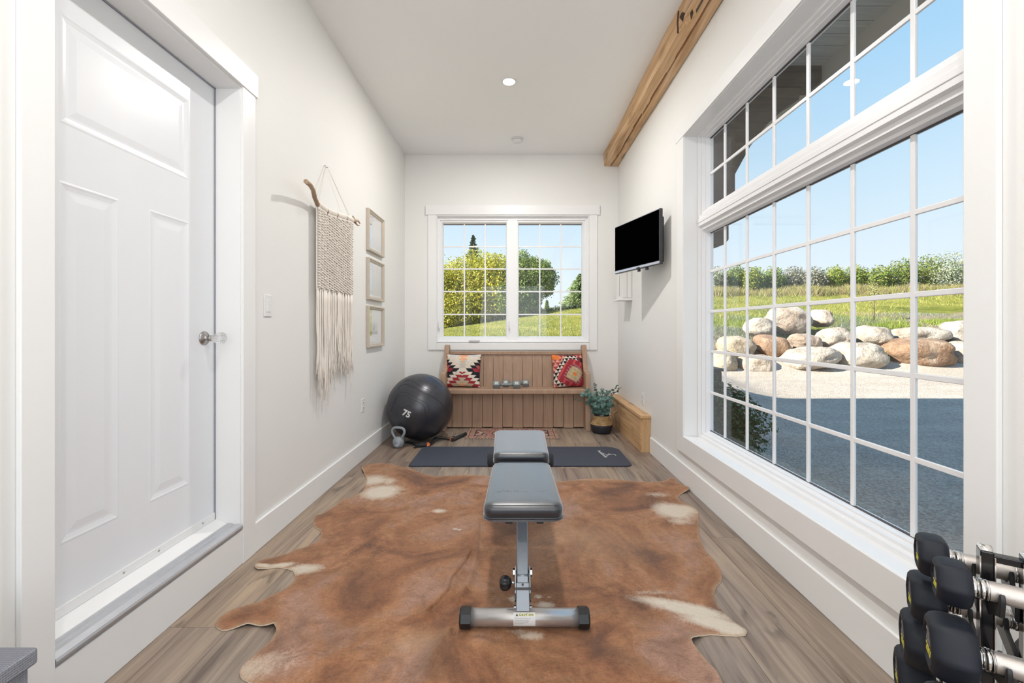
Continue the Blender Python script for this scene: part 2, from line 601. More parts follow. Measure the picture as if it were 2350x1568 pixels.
def t_ball():
    t = NT('charcoal_ball_vinyl')
    v = t.coords('Object')
    t.bsdf(t.mix(t.noise(v, 30, 4), (0.030, 0.031, 0.040), (0.045, 0.046, 0.058)), 0.32, 0.3, 0.9)
    t.bump(t.noise(v, 320, 2), 0.12, 0.0008)
    return t.m
M_ball = t_ball()
M_groove = plain('ball_groove', (0.008, 0.008, 0.011), 0.6, nscale=30)
M_mat = plain('navy_foam_mat', (0.045, 0.052, 0.075), 0.72, nscale=25, nstr=0.12, bump=0.3, bscale=350, bdist=0.001)

def t_hide():
    t = NT('cow_hair')
    v = t.coords('Object')
    at = t.n('ShaderNodeVertexColor')
    at.layer_name = 'patch'
    vs = t.coords('Object', (3.2, 9, 3))
    rot = t.n('ShaderNodeMapping')
    big = t.noise(v, 2.1, 6, 0.62, 0.8)
    mid = t.noise(v, 9, 6, 0.7, 1.5)
    hair = t.noise(vs, 8, 5, 0.75, 2.5)
    hair2 = t.noise(t.coords('Object', (14, 4.5, 8)), 7, 6, 0.8, 2.0)
    c = t.ramp(big, [(0.36, (0.13, 0.050, 0.024)), (0.45, (0.25, 0.100, 0.042)), (0.53, (0.34, 0.155, 0.068)), (0.62, (0.34, 0.185, 0.125))])
    c = t.mix(0.75, c, t.ramp(mid, [(0.3, (0.55, 0.50, 0.48)), (0.5, (1.0, 1.0, 1.0)), (0.7, (1.3, 1.35, 1.45))]), 'MULTIPLY')
    c = t.mix(0.7, c, t.ramp(hair, [(0.3, 0.60), (0.5, 1.0), (0.7, 1.45)]), 'MULTIPLY')
    c = t.mix(0.7, c, t.ramp(hair2, [(0.3, 0.65), (0.7, 1.35)]), 'MULTIPLY')
    sepc = t.n('ShaderNodeSeparateColor')
    t.l(at.outputs[0], sepc.inputs[0])
    # white patches with ragged edge
    ed = t.math('MULTIPLY', t.math('SUBTRACT', mid, 0.5), 0.7)
    ed2 = t.math('MULTIPLY', t.math('SUBTRACT', hair2, 0.5), 0.7)
    wv = t.math('ADD', t.math('ADD', sepc.outputs[0], ed), ed2)
    wm = t.ramp(wv, [(0.22, 0.0), (0.5, 0.55), (0.85, 1.0)])
    white = t.mix(hair, (0.50, 0.41, 0.31), (0.80, 0.73, 0.62))
    c = t.mix(wm, c, white)
    # dark areas (green channel), creamy edge (blue channel)
    c = t.mix(t.math('MULTIPLY', sepc.outputs[1], 0.65), c, (0.085, 0.038, 0.022))
    c = t.mix(t.math('MULTIPLY', sepc.outputs[2], 0.6), c, (0.58, 0.40, 0.25))
    t.bsdf(c, 0.62, 0, 0.3)
    t.b.inputs['Sheen Weight'].default_value = 0.25
    t.b.inputs['Sheen Tint'].default_value = (1.0, 0.8, 0.65, 1)
    t.bump(t.math('ADD', hair, hair2), 0.5, 0.004)
    return t.m
M_hide = t_hide()
M_hideedge = plain('hide_leather_edge', (0.62, 0.52, 0.40), 0.8, nscale=40)

def t_gravel():
    t = NT('gravel')
    v = t.coords('Object')
    vo = t.n('ShaderNodeTexVoronoi')
    vo.inputs['Scale'].default_value = 55
    t.l(v, vo.inputs['Vector'])
    big = t.noise(t.coords('Object', (0.5, 1.3, 1)), 1.5, 5, 0.6)
    n2 = t.noise(v, 60, 4, 0.7)
    sp = t.n('ShaderNodeSeparateColor')
    t.l(vo.outputs['Color'], sp.inputs[0])
    c = t.ramp(sp.outputs[0], [(0.0, (0.38, 0.33, 0.275)), (0.4, (0.46, 0.41, 0.35)), (1.0, (0.56, 0.515, 0.45))])
    c = t.mix(0.8, c, t.ramp(n2, [(0.25, 0.6), (0.6, 1.1)]), 'MULTIPLY')
    c = t.mix(0.6, c, t.ramp(big, [(0.35, (0.86, 0.80, 0.76)), (0.65, (1.1, 1.08, 1.05))]), 'MULTIPLY')
    t.bsdf(c, 0.95, 0, 0.1)
    t.bump(t.math('ADD', vo.outputs['Distance'], t.math('MULTIPLY', n2, 0.7)), 0.8, 0.012)
    return t.m
M_gravel = t_gravel()

def t_lawn():
    t = NT('lawn_grass')
    v = t.coords('Object')
    at = t.n('ShaderNodeVertexColor')
    at.layer_name = 'col'
    sp = t.n('ShaderNodeSeparateColor')
    t.l(at.outputs[0], sp.inputs[0])
    a = t.noise(v, 0.7, 6, 0.65, 0.5)
    b = t.noise(v, 9, 6, 0.75)
    d = t.noise(t.coords('Object', (1, 0.35, 1)), 24, 4, 0.7)
    c = t.ramp(a, [(0.36, (0.17, 0.20, 0.04)), (0.5, (0.28, 0.30, 0.055)), (0.64, (0.42, 0.38, 0.10))])
    c = t.mix(0.8, c, t.ramp(b, [(0.25, 0.45), (0.5, 0.95), (0.8, 1.5)]), 'MULTIPLY')
    c = t.mix(0.5, c, t.ramp(d, [(0.3, 0.6), (0.7, 1.35)]), 'MULTIPLY')
    soil = t.mix(b, (0.20, 0.145, 0.10), (0.56, 0.46, 0.37))
    blu = t.mix(d, (0.10, 0.15, 0.12), (0.34, 0.42, 0.36))
    f = t.ramp(t.math('ADD', sp.outputs[0], t.math('MULTIPLY', t.math('SUBTRACT', b, 0.5), 1.0)), [(0.4, 0.0), (0.6, 1.0)])
    f2 = t.ramp(t.math('ADD', sp.outputs[1], t.math('MULTIPLY', t.math('SUBTRACT', b, 0.5), 1.0)), [(0.4, 0.0), (0.6, 1.0)])
    c = t.mix(f2, c, blu)
    c = t.mix(f, c, soil)
    t.bsdf(c, 0.95, 0, 0.08)
    t.bump(t.math('ADD', b, d), 1.0, 0.12)
    return t.m
M_lawn = t_lawn()

def t_rock(name, c0, c1, c2):
    t = NT(name)
    v = t.coords('Object', rand=True)
    a = t.noise(v, 1.6, 5, 0.6, 0.1)
    b = t.noise(v, 14, 5, 0.75)
    c = t.ramp(a, [(0.3, c0), (0.5, c1), (0.7, c2)])
    c = t.mix(0.8, c, t.ramp(b, [(0.32, 0.6), (0.68, 1.2)]), 'MULTIPLY')
    c = t.mix(0.6, c, t.ramp(t.noise(v, 3.2, 5, 0.7, 0.3), [(0.36, (0.70, 0.62, 0.56)), (0.50, (1.05, 1.03, 1.0))]), 'MULTIPLY')
    t.bsdf(c, 0.9, 0, 0.15)
    c2_ = t.noise(v, 3.5, 6, 0.6, 0.1)
    t.bump(t.math('ADD', b, t.math('ADD', t.math('MULTIPLY', a, 1.0), t.math('MULTIPLY', c2_, 2.2))), 0.9, 0.035)
    return t.m
ROCKM = {'pale': t_rock('pale_granite', (0.331, 0.282, 0.234), (0.449, 0.400, 0.341), (0.526, 0.477, 0.419)),
         'pink': t_rock('pinkish_granite', (0.322, 0.244, 0.185), (0.449, 0.370, 0.302), (0.526, 0.468, 0.400)),
         'rust': t_rock('rusty_boulder', (0.195, 0.127, 0.083), (0.322, 0.209, 0.136), (0.449, 0.360, 0.282)),
         'tan': t_rock('tan_boulder', (0.302, 0.244, 0.165), (0.438, 0.370, 0.273), (0.507, 0.449, 0.360))}

# ================================================================== THE ROOM
XL, XR = -1.34, 1.25
YB, YF = 5.30, -2.60
ZC = 3.26
T = 0.20

# floor with planks
fl = MB().box((XL - 0.05, YF, -0.10), (XR + 0.05, YB + 0.05, -0.004)).build('floor', M_subfloor)
tag(fl, 'wide oak plank floor with grey brown grain and knots', 'floor', kind='structure')
PW = 0.24
xs = 1.07 - 0.24 * 11
i = 0
rr = random.Random(21)
ends = {10: [-2.6, -0.9, 1.0, 2.66, 4.4, 5.3], 11: [-2.6, -1.6, 0.35, 2.39, 3.9, 5.3]}
for i in range(0, 13):
    x0 = max(xs + i * PW, XL)
    x1 = min(xs + (i + 1) * PW, XR)
    if x1 - x0 < 0.02: continue
    if i in ends:
        cuts = ends[i]
    else:
        cuts = [YF]
        y = YF + rr.uniform(0.4, 1.7)
        while y < YB - 0.25:
            cuts.append(y)
            y += rr.uniform(1.3, 2.1)
        cuts.append(YB)
    for a, b in zip(cuts[:-1], cuts[1:]):
        g = 0.0009
        MB().box((x0 + g, a + g, -0.012), (x1 - g, b - g, 0.0)).build('plank', M_plank, fl, origin=((x0 + x1) / 2, (a + b) / 2, 0))

# left wall with door opening
DY0, DY1, DZ0, DZ1 = 1.256, 2.118, 0.175, 2.315
m = MB()
jg = 0.013
m.box((XL - T, YF, 0), (XL, DY0 - jg, ZC)).box((XL - T, DY1 + jg, 0), (XL, YB, ZC)).box((XL - T, DY0 - jg, DZ1 + jg), (XL, DY1 + jg, ZC)).box((XL - T, DY0 - jg, 0), (XL - 0.11, DY1 + jg, DZ0 - 0.02))
tag(m.build('wall_left', M_wall), 'white left wall with the entry door and hangings', 'wall', kind='structure')
# right wall with big window opening
WY0, WY1, WZ0, WZ1 = 1.205, 3.20, 0.355, 2.555
TR = 0.19
EX = XR + 0.26
m = MB()
jg = 0.009
m.box((XR, YF, 0), (XR + TR, -2.2, ZC)).box((XR, -2.2, 0), (XR + TR, -0.3, 0.45)).box((XR, -2.2, 2.55), (XR + TR, -0.3, ZC))
m.box((XR, -0.3, 0), (XR + TR, WY0 - jg, ZC)).box((XR, WY1 + jg, 0), (XR + TR, YB, ZC)).box((XR, WY0 - jg, WZ1 + jg), (XR + TR, WY1 + jg, ZC)).box((XR, WY0 - jg, 0), (XR + TR, WY1 + jg, WZ0 - jg))
tag(m.build('wall_right', M_wall), 'white right wall around the large gridded window', 'wall', kind='structure')
# back wall
BX0, BX1, BZ0, BZ1 = W(1002, 0, 5.29).x, W(1352.5, 0, 5.29).x, W(0, 786, 5.29).z, W(0, 494, 5.29).z
m = MB()
m.box((XL - T, YB, 0), (BX0, YB + 0.12, ZC)).box((BX1, YB, 0), (XR + TR, YB + 0.12, ZC)).box((BX0, YB, BZ1), (BX1, YB + 0.12, ZC)).box((BX0, YB, 0), (BX1, YB + 0.12, BZ0))
tag(m.build('wall_back', M_wall), 'far end wall with the twin casement window', 'wall', kind='structure')
# wall behind the camera with an opening for the added window
m = MB()
m.box((XL - T, YF - T, 0), (-1.1, YF, ZC)).box((1.0, YF - T, 0), (XR + TR, YF, ZC)).box((-1.1, YF - T, 2.65), (1.0, YF, ZC)).box((-1.1, YF - T, 0), (1.0, YF, 0.45))
tag(m.build('wall_front', M_wall), 'wall behind the viewpoint with an added window opening', 'wall', kind='structure')
tag(MB().box((XL - T, YF - T, ZC), (XR + TR, YB + T, ZC + 0.15)).build('ceiling', M_ceil), 'flat white ceiling', 'ceiling', kind='structure')

# baseboards
tag(MB().box((XL, DY1 + 0.105, 0), (XL + 0.015, YB - 0.015, 0.152)).build('baseboard_left', M_trim, bevel=0.004), 'white baseboard along left wall beyond the door', 'baseboard', kind='structure')
tag(MB().box((XL, YF, 0), (XL + 0.015, DY0 - 0.09, 0.152)).build('baseboard_left', M_trim, bevel=0.004), 'white baseboard along left wall before the door', 'baseboard', kind='structure')
tag(MB().box((XR - 0.015, YF, 0), (XR, 4.0, 0.15)).build('baseboard_right', M_trim, bevel=0.004), 'white baseboard under the large window', 'baseboard', kind='structure')
tag(MB().box((XL, YB - 0.015, 0), (XR, YB, 0.15)).build('baseboard_back', M_trim, bevel=0.004), 'white baseboard behind the wooden pew', 'baseboard', kind='structure')

# ------------------------------------------------------------------ door
CX = XL + 0.016
d1 = thing('door_1', 'white panelled entry door with cut glass knob on left wall', 'door', (XL, (DY0 + DY1) / 2, 0), kind='structure')
# casings
MB().box((XL, DY0 - 0.088, 0), (CX, DY0, DZ1 + 0.015)).build('casing', M_trim, d1, bevel=0.003)
MB().box((XL, DY1 + 0.006, 0), (CX, DY1 + 0.108, DZ1 + 0.015)).build('casing', M_trim, d1, bevel=0.003)
MB().box((XL, DY0 - 0.10, DZ1 + 0.012), (CX + 0.006, DY1 + 0.122, DZ1 + 0.128)).build('head_casing', M_trim, d1, bevel=0.003)
# jamb
LX = -1.46
m = MB()
m.box((XL - T + 0.01, DY1, DZ0), (XL + 0.004, DY1 + 0.014, DZ1 + 0.014))
m.box((XL - T + 0.01, DY0 - 0.014, DZ0), (XL + 0.004, DY0, DZ1 + 0.014))
m.box((XL - T + 0.01, DY0, DZ1), (XL + 0.004, DY1, DZ1 + 0.014))
m.build('door_jamb', M_trim, d1, bevel=0.002)
MB().box((LX - 0.005, DY1 - 0.005, 0.22), (LX + 0.006, DY1, DZ1)).box((LX - 0.005, DY0, DZ1 - 0.005), (LX + 0.006, DY1, DZ1)).build('weatherstrip', plain('grey_seal', (0.33, 0.34, 0.38), 0.6, nscale=5), d1)
# door leaf with moulded panels
leaf = MB()
panels = [(1.393, 1.606, 0.45, 1.625), (1.736, 1.954, 0.45, 1.625), (1.393, 1.95, 1.81, 2.17)]
ys = sorted({DY0 + 0.002, DY1 - 0.006, *(p[0] for p in panels), *(p[1] for p in panels)})
zs = sorted({0.22, DZ1 - 0.006, *(p[2] for p in panels), *(p[3] for p in panels)})
def in_panel(y, z):
    return any(p[0] < y < p[1] and p[2] < z < p[3] for p in panels)
for a, b in zip(ys[:-1], ys[1:]):
    for c, d in zip(zs[:-1], zs[1:]):
        if in_panel((a + b) / 2, (c + d) / 2): continue
        leaf.add([(LX, a, c), (LX, b, c), (LX, b, d), (LX, a, d)], [(0, 1, 2, 3)])
leaf.box((LX - 0.044, ys[0], zs[0]), (LX - 0.013, ys[-1], zs[-1]))
for (a, b, c, d) in [(ys[0], ys[-1], zs[0], zs[-1])]:
    leaf.add([(LX, b, c), (LX - 0.044, b, c), (LX - 0.044, b, d), (LX, b, d)], [(0, 1, 2, 3)])
    leaf.add([(LX, a, c), (LX - 0.044, a, c), (LX - 0.044, a, d), (LX, a, d)], [(0, 1, 2, 3)])
leafo = leaf.build('door_leaf', M_door, d1)
for (a, b, c, d) in panels:
    rings = [(0, 0), (0.007, 0.0012), (0.014, -0.0008), (0.026, -0.0030), (0.034, -0.0030), (0.058, -0.0002)]
    pm = MB()
    vs = []
    for (ins, dep) in rings:
        vs += [(LX + dep, a + ins, c + ins), (LX + dep, b - ins, c + ins), (LX + dep, b - ins, d - ins), (LX + dep, a + ins, d - ins)]
    fs = []
    for k in range(len(rings) - 1):
        for q in range(4):
            fs.append((k * 4 + q, k * 4 + (q + 1) % 4, (k + 1) * 4 + (q + 1) % 4, (k + 1) * 4 + q))
    k = (len(rings) - 1) * 4
    fs.append((k, k + 1, k + 2, k + 3))
    pm.add(vs, fs)
    pm.build('door_panel', M_door, leafo)
# sweep, threshold
sw = MB().box((LX, DY0 + 0.002, 0.222), (LX + 0.005, DY1 - 0.006, 0.256)).build('door_sweep', M_trim, leafo, bevel=0.001)
for yy in (1.31, 1.62, 1.78, 2.03):
    MB().lathe([(0.004, 0), (0.0045, 0.001), (0.002, 0.003)], 10, Matrix.Translation((LX + 0.005, yy, 0.240)) @ Matrix.Rotation(PI / 2, 4, 'Y')).build('screw', M_nickel, leafo)
th = MB()
th.prism([(-1.50, 0.16), (-1.50, 0.222), (-1.455, 0.221), (-1.402, 0.200), (-1.402, 0.16)], DY0, DY1, Matrix(((1, 0, 0, 0), (0, 0, 1, 0), (0, 1, 0, 0), (0, 0, 0, 1))))
th.build('door_sill', M_trim, d1, bevel=0.001)
al = MB()
prof = [(-1.402, 0.165), (-1.402, 0.199), (-1.392, 0.202), (-1.372, 0.201), (-1.369, 0.197), (-1.35, 0.196), (-1.347, 0.200), (-1.326, 0.193), (-1.322, 0.186), (-1.322, 0.178), (-1.345, 0.165)]
al.prism(prof, DY0 + 0.001, DY1 - 0.001, Matrix(((1, 0, 0, 0), (0, 0, 1, 0), (0, 1, 0, 0), (0, 0, 0, 1))))
al.build('threshold_strip', M_alu, d1)
MB().box((XL - 0.1, DY0, 0.0), (XL + 0.012, DY1 + 0.006, 0.165)).build('step_riser', M_trim, d1, bevel=0.003)
# knob
kc = Vector((LX, 2.045, 1.102))
RX = Matrix.Translation(kc) @ Matrix.Rotation(PI / 2, 4, 'Y')
kn = MB().lathe([(0.033, 0.0), (0.033, 0.003), (0.029, 0.007), (0.016, 0.010), (0.011, 0.014), (0.010, 0.026), (0.014, 0.030), (0.014, 0.036), (0.009, 0.038)], 28, RX).build('knob_rose', M_nickel, leafo)
fa = lambda th: 1.0 - 0.09 * (0.5 + 0.5 * math.cos(12 * th))
kg = MB().lathe([(0.010, 0.037), (0.017, 0.045), (0.024, 0.062), (0.028, 0.075), (0.029, 0.084), (0.025, 0.092), (0.010, 0.096), (0.002, 0.094)], 48, RX, smooth=False, facet=fa)
kg.build('glass_knob', M_crystal, leafo)

# ------------------------------------------------------------------ window_1 (large, right)
CXR = XR - 0.016
w1 = thing('window_1', 'large white gridded picture window with transom above', 'window', (XR, (WY0 + WY1) / 2, WZ0), kind='structure')
MB().box((CXR, WY1 + 0.004, WZ0 - 0.126), (XR, WY1 + 0.126, WZ1 + 0.005)).build('casing', M_trim, w1, bevel=0.003)
MB().box((CXR, WY0 - 0.089, WZ0 - 0.126), (XR, WY0 - 0.004, WZ1 + 0.005)).build('casing', M_trim, w1, bevel=0.003)
MB().box((CXR - 0.004, WY0 - 0.10, WZ1 + 0.003), (XR, WY1 + 0.14, WZ1 + 0.10)).build('casing', M_trim, w1, bevel=0.003)
MB().box((CXR, WY0 - 0.004, WZ0 - 0.126), (XR, WY1 + 0.004, WZ0 - 0.002)).build('casing', M_trim, w1, bevel=0.003)
JX = 1.335
m = MB()
m.box((XR - 0.008, WY0, WZ0 - 0.01), (JX + 0.08, WY1, WZ0))
m.box((XR - 0.008, WY0, WZ1), (JX + 0.08, WY1, WZ1 + 0.01))
m.box((XR - 0.008, WY1, WZ0 - 0.01), (JX + 0.08, WY1 + 0.01, WZ1 + 0.01))
m.box((XR - 0.008, WY0 - 0.01, WZ0 - 0.01), (JX + 0.08, WY0, WZ1 + 0.01))
m.build('window_jamb', M_trim, w1, bevel=0.002)
GX = 1.413
gy0, gy1 = 1.24, 3.145
def sash(y0, y1, z0, z1, gz0, gz1, name):
    """stepped vinyl frame: outer rect y0..y1,z0..z1, glass rect gy0..gy1,gz0..gz1"""
    steps = [(1.432, 0, 0), (JX, 0, 0), (JX, 0.4, 0.4), (JX + 0.020, 0.45, 0.45), (JX + 0.020, 0.72, 0.72), (JX + 0.045, 0.78, 0.78), (JX + 0.045, 0.95, 0.95), (GX - 0.008, 1, 1), (1.432, 1, 1)]
    def rect(fy, fz):
        a = y0 + (gy0 - y0) * fy; b = y1 + (gy1 - y1) * fy
        c = z0 + (gz0 - z0) * fz; d = z1 + (gz1 - z1) * fz
        return a, b, c, d
    vs = []; fs = []
    for (x, fy, fz) in steps:
        a, b, c, d = rect(fy, fz)
        vs += [(x, a, c), (x, b, c), (x, b, d), (x, a, d)]
    n = len(steps)
    for k in range(n - 1):
        for q in range(4):
            fs.append((k * 4 + q, k * 4 + (q + 1) % 4, (k + 1) * 4 + (q + 1) % 4, (k + 1) * 4 + q))
    return MB().add(vs, fs).build(name, M_vinyl, w1)
ZM = 1.925
sash(WY0, WY1, WZ0, ZM - 0.002, 0.407, 1.837, 'sash_frame')
sash(WY0, WY1, ZM + 0.002, WZ1, 2.015, 2.522, 'transom_frame')
MB().box((JX - 0.004, WY0, ZM - 0.014), (1.432, WY1, ZM + 0.014)).build('mullion', M_vinyl, w1, bevel=0.004)
# dark gaskets at the glass edge
for (z0, z1) in ((0.407, 1.837), (2.015, 2.522)):
    g = MB()
    g.box((GX - 0.006, gy0, z0 - 0.001), (GX + 0.006, gy1, z0 + 0.0035)).box((GX - 0.006, gy0, z1 - 0.0035), (GX + 0.006, gy1, z1 + 0.001))
    g.build('glazing_gasket', M_seal, w1)
ycols = [1.267, 1.544, 1.821, 2.098, 2.375, 2.652, 2.931]
rows_lo = [0.685, 0.981, 1.268, 1.558]
rows_hi = [2.263]
mv_lo = None
for z0, z1, rws in ((0.407, 1.837, rows_lo), (2.015, 2.522, rows_hi)):
    src = None
    for yc in ycols[1:]:
        if src is None:
            src = MB().box((GX - 0.006, yc - 0.010, z0), (GX + 0.006, yc + 0.010, z1)).build('muntin', M_vinyl, w1, bevel=0.003, origin=(GX, yc, (z0 + z1) / 2))
        else:
            o = src.copy(); COL.objects.link(o); o.location.y += yc - ycols[1]
    for zc in rws:
        MB().box((GX - 0.0055, gy0, zc - 0.010), (GX + 0.0055, gy1, zc + 0.010)).build('muntin', M_vinyl, w1, bevel=0.003)
    ye = [gy0] + ycols[1:] + [gy1]
    ze = [z0] + rws + [z1]
    cache = {}
    for a, b in zip(ye[:-1], ye[1:]):
        for c, d in zip(ze[:-1], ze[1:]):
            ga = 0.0005
            MB().box((GX - 0.002, a + ga, c + ga), (GX + 0.002, b - ga, d - ga)).build('glass_pane', M_glass, w1)

# ------------------------------------------------------------------ window_2 (far twin casement)
w2 = thing('window_2', 'white twin casement window over the wooden pew', 'window', (0.03, YB, BZ0), kind='structure')
s5 = 5.28 / 1000
def wx(px, Y=5.28): return (px - 1182) / 1000 * Y
def wz(py, Y=5.28): return CAM_H - (py - 753) / 1000 * Y
YC = YB - 0.018
MB().box((wx(982), YC, wz(803.5)), (wx(1001.5), YB, wz(493))).build('casing', M_trim, w2, bevel=0.003)
MB().box((wx(1353), YC, wz(803.5)), (wx(1371), YB, wz(493))).build('casing', M_trim, w2, bevel=0.003)
MB().box((wx(976.5), YC - 0.006, wz(493)), (wx(1376.7), YB, wz(471))).build('head_casing', M_trim, w2, bevel=0.003)
MB().box((wx(1001.5), YC, wz(803.5)), (wx(1353), YB, wz(787))).build('casing', M_trim, w2, bevel=0.003)
fx0, fx1, fz0, fz1 = BX0, BX1, BZ0, BZ1
def frame_xz(x0, x1, z0, z1, gx0, gx1, gz0, gz1, steps, name):
    vs = []; fs = []
    for (y, f) in steps:
        a = x0 + (gx0 - x0) * f; b = x1 + (gx1 - x1) * f
        c = z0 + (gz0 - z0) * f; d = z1 + (gz1 - z1) * f
        vs += [(a, y, c), (b, y, c), (b, y, d), (a, y, d)]
    for k in range(len(steps) - 1):
        for q in range(4):
            fs.append((k * 4 + q, (k + 1) * 4 + q, (k + 1) * 4 + (q + 1) % 4, k * 4 + (q + 1) % 4))
    return MB().add(vs, fs).build(name, M_vinyl, w2)
GY = YB + 0.085
def gxx(px): return (px - 1182) / 1000 * GY
def gzz(py): return CAM_H - (py - 753) / 1000 * GY
xm0, xm1 = gxx(1165), gxx(1187)
frame_xz(fx0, fx1, fz0, fz1, gxx(1011), gxx(1341.5), gzz(779), gzz(508), [(YB + 0.115, 0), (YB - 0.012, 0), (YB - 0.012, 0.25), (YB + 0.03, 0.3), (YB + 0.03, 1.0), (YB + 0.115, 1.0)], 'window_frame')
MB().box((xm0, YB + 0.03, gzz(779)), (xm1, YB + 0.115, gzz(508))).build('mullion', M_vinyl, w2, bevel=0.002)
for (a, b) in ((1018, 1161.3), (1190.5, 1334.8)):
    sx0 = gxx(1011) if a < 1100 else xm1
    sx1 = xm0 if a < 1100 else gxx(1341.5)
    frame_xz(sx0, sx1, gzz(779), gzz(508), gxx(a), gxx(b), gzz(772.3), gzz(515), [(YB + 0.11, 0), (YB + 0.045, 0), (YB + 0.045, 0.6), (YB + 0.055, 0.7), (GY - 0.004, 1.0), (YB + 0.11, 1.0)], 'sash_frame')
    gk = MB().box((gxx(a), GY - 0.004, gzz(517)), (gxx(b), GY + 0.004, gzz(514.4)))
    gk.build('glazing_gasket', M_seal, w2)
    colx = [a + (b - a) / 3, a + 2 * (b - a) / 3]
    rowz = [566.3, 617.6, 669.5, 722]
    for c in colx:
        MB().box((gxx(c) - 0.0085, GY - 0.005, gzz(772.3)), (gxx(c) + 0.0085, GY + 0.005, gzz(515))).build('muntin', M_vinyl, w2, bevel=0.002)
    for q in rowz:
        MB().box((gxx(a), GY - 0.0045, gzz(q) - 0.008), (gxx(b), GY + 0.0045, gzz(q) + 0.008)).build('muntin', M_vinyl, w2, bevel=0.002)
    xe = [a] + colx + [b]
    ze = [772.3] + rowz[::-1] + [515]
    for p, q in zip(xe[:-1], xe[1:]):
        for u, v_ in zip(ze[:-1], ze[1:]):
            MB().box((gxx(p), GY - 0.002, gzz(u)), (gxx(q), GY + 0.002, gzz(v_))).build('glass_pane', M_glass, w2)
for px in (1008, 1168.5):
    MB().tube([W(px, 737, 5.325), W(px, 752, 5.315), W(px + .6, 759, 5.31)], [0.007, 0.009, 0.005], 8).build('latch_lever', M_white, w2)
MB().box(W(1076, 784.5, 5.27), W(1101, 781.5, 5.31)).build('crank_handle', M_nickel, w2, bevel=0.002)

# made-up window behind the camera, a housing for the rear fill light
w3 = thing('added_rear_window', 'added unseen window behind the viewpoint, housing the rear fill light', 'window', (0, YF, 0.45), kind='structure')
m = MB()
m.box((-1.1, YF - 0.12, 0.45), (-1.02, YF - 0.02, 2.65)).box((0.92, YF - 0.12, 0.45), (1.0, YF - 0.02, 2.65)).box((-1.1, YF - 0.12, 0.45), (1.0, YF - 0.02, 0.53)).box((-1.1, YF - 0.12, 2.57), (1.0, YF - 0.02, 2.65)).box((-0.08, YF - 0.12, 0.45), (-0.02, YF - 0.02, 2.65))
m.build('window_frame', M_vinyl, w3)
MB().box((-1.03, YF - 0.072, 0.52), (-0.07, YF - 0.068, 2.58)).build('glass_pane', M_glass, w3)
MB().box((-0.03, YF - 0.072, 0.52), (0.93, YF - 0.068, 2.58)).build('glass_pane', M_glass, w3)

w4 = thing('added_side_window', 'added unseen window on right wall behind the viewpoint, housing a fill light', 'window', (XR, -1.25, 0.45), kind='structure')  # made-up window, built around the added side fill light
m = MB()
m.box((XR + 0.05, -2.2, 0.45), (XR + 0.15, -2.12, 2.55)).box((XR + 0.05, -0.38, 0.45), (XR + 0.15, -0.3, 2.55)).box((XR + 0.05, -2.2, 0.45), (XR + 0.15, -0.3, 0.53)).box((XR + 0.05, -2.2, 2.47), (XR + 0.15, -0.3, 2.55))
m.build('window_frame', M_vinyl, w4)
MB().box((XR + 0.098, -2.13, 0.52), (XR + 0.102, -0.37, 2.48)).build('glass_pane', M_glass, w4)

# ------------------------------------------------------------------ ceiling beam (rough hewn)
bt = thing('ceiling_beam', 'rough hewn reclaimed timber beam along ceiling above large window', 'beam', (1.16, 5.3, 3.18))
def beam_mesh():
    bm = MB()
    ny, b = 150, []
    prof = []
    # cross section (x,z) going round: top-left -> down left face -> bottom -> right
    x0, x1, z0, z1 = 1.074, 1.246, 3.118, ZC - 0.001
    base = []
    for k in range(6): base.append((x0 + 0.013 * (k / 5), z1 - (z1 - z0) * k / 5 * 1.0, 'l'))
    crack = 0.60
    nb = 24
    for k in range(1, nb + 1): base.append((x0 + 0.013 + (x1 - x0 - 0.013) * k / nb, z0, 'b'))
    for k in range(1, 5): base.append((x1, z0 + (z1 - z0) * k / 4, 'r'))
    n = len(base)
    vs = []
    for j in range(ny + 1):
        y = YF + (YB - YF) * j / ny
        for k, (x, z, s) in enumerate(base):
            q = Vector((x * 3.0, y * 1.3, z * 3))
            dx = noise.noise(q + Vector((5, 0, 0))) * 0.010 + noise.noise(Vector((x * 14, y * 5, z * 14))) * 0.004
            dz = noise.noise(q + Vector((0, 9, 3))) * 0.010 + noise.noise(Vector((x * 16, y * 6, z * 16 + 4))) * 0.004
            if s == 'l':
                z2 = z + (dz if k > 0 else 0); x2 = x + dx
                if 2.36 < y < 2.90 and k >= 3 and k < 6: x2 += 0.055 * min(1, (2.92 - y) / 0.12)
            elif s == 'b':
                x2 = x + (dx if k < n - 5 else min(dx, 0)); z2 = z + dz
                # long drying crack wandering along the underside
                cx = x0 + (x1 - x0) * (0.56 + 0.12 * noise.noise(Vector((0, y * 0.8, 0))) + 0.05 * noise.noise(Vector((3, y * 3.0, 0))))
                dd = abs(x - cx)
                on = 0.5 + 0.9 * noise.noise(Vector((8, y * 1.1, 0)))
                if dd < 0.006 and on > 0.25: z2 += 0.030
                # mortise notch
                if 2.36 < y < 2.90 and x < x0 + 0.05 * min(1, (2.92 - y) / 0.2): z2 += 0.055
            else: x2 = x; z2 = z + (dz if k < n - 1 else 0)
            z2 = min(z2, z1)
            vs.append((min(x2, XR - 0.001), y, z2))
    fs = []
    for j in range(ny):
        for k in range(n - 1):
            fs.append((j * n + k, (j + 1) * n + k, (j + 1) * n + k + 1, j * n + k + 1))
    fs.append(tuple(range(n)))
    fs.append(tuple(ny * n + k for k in range(n))[::-1])
    bm.add(vs, fs, False)
    return bm
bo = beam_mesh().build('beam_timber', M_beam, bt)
bo.data.materials.append(M_ext)  # darker timber on the notch faces paints in the shade of the recess
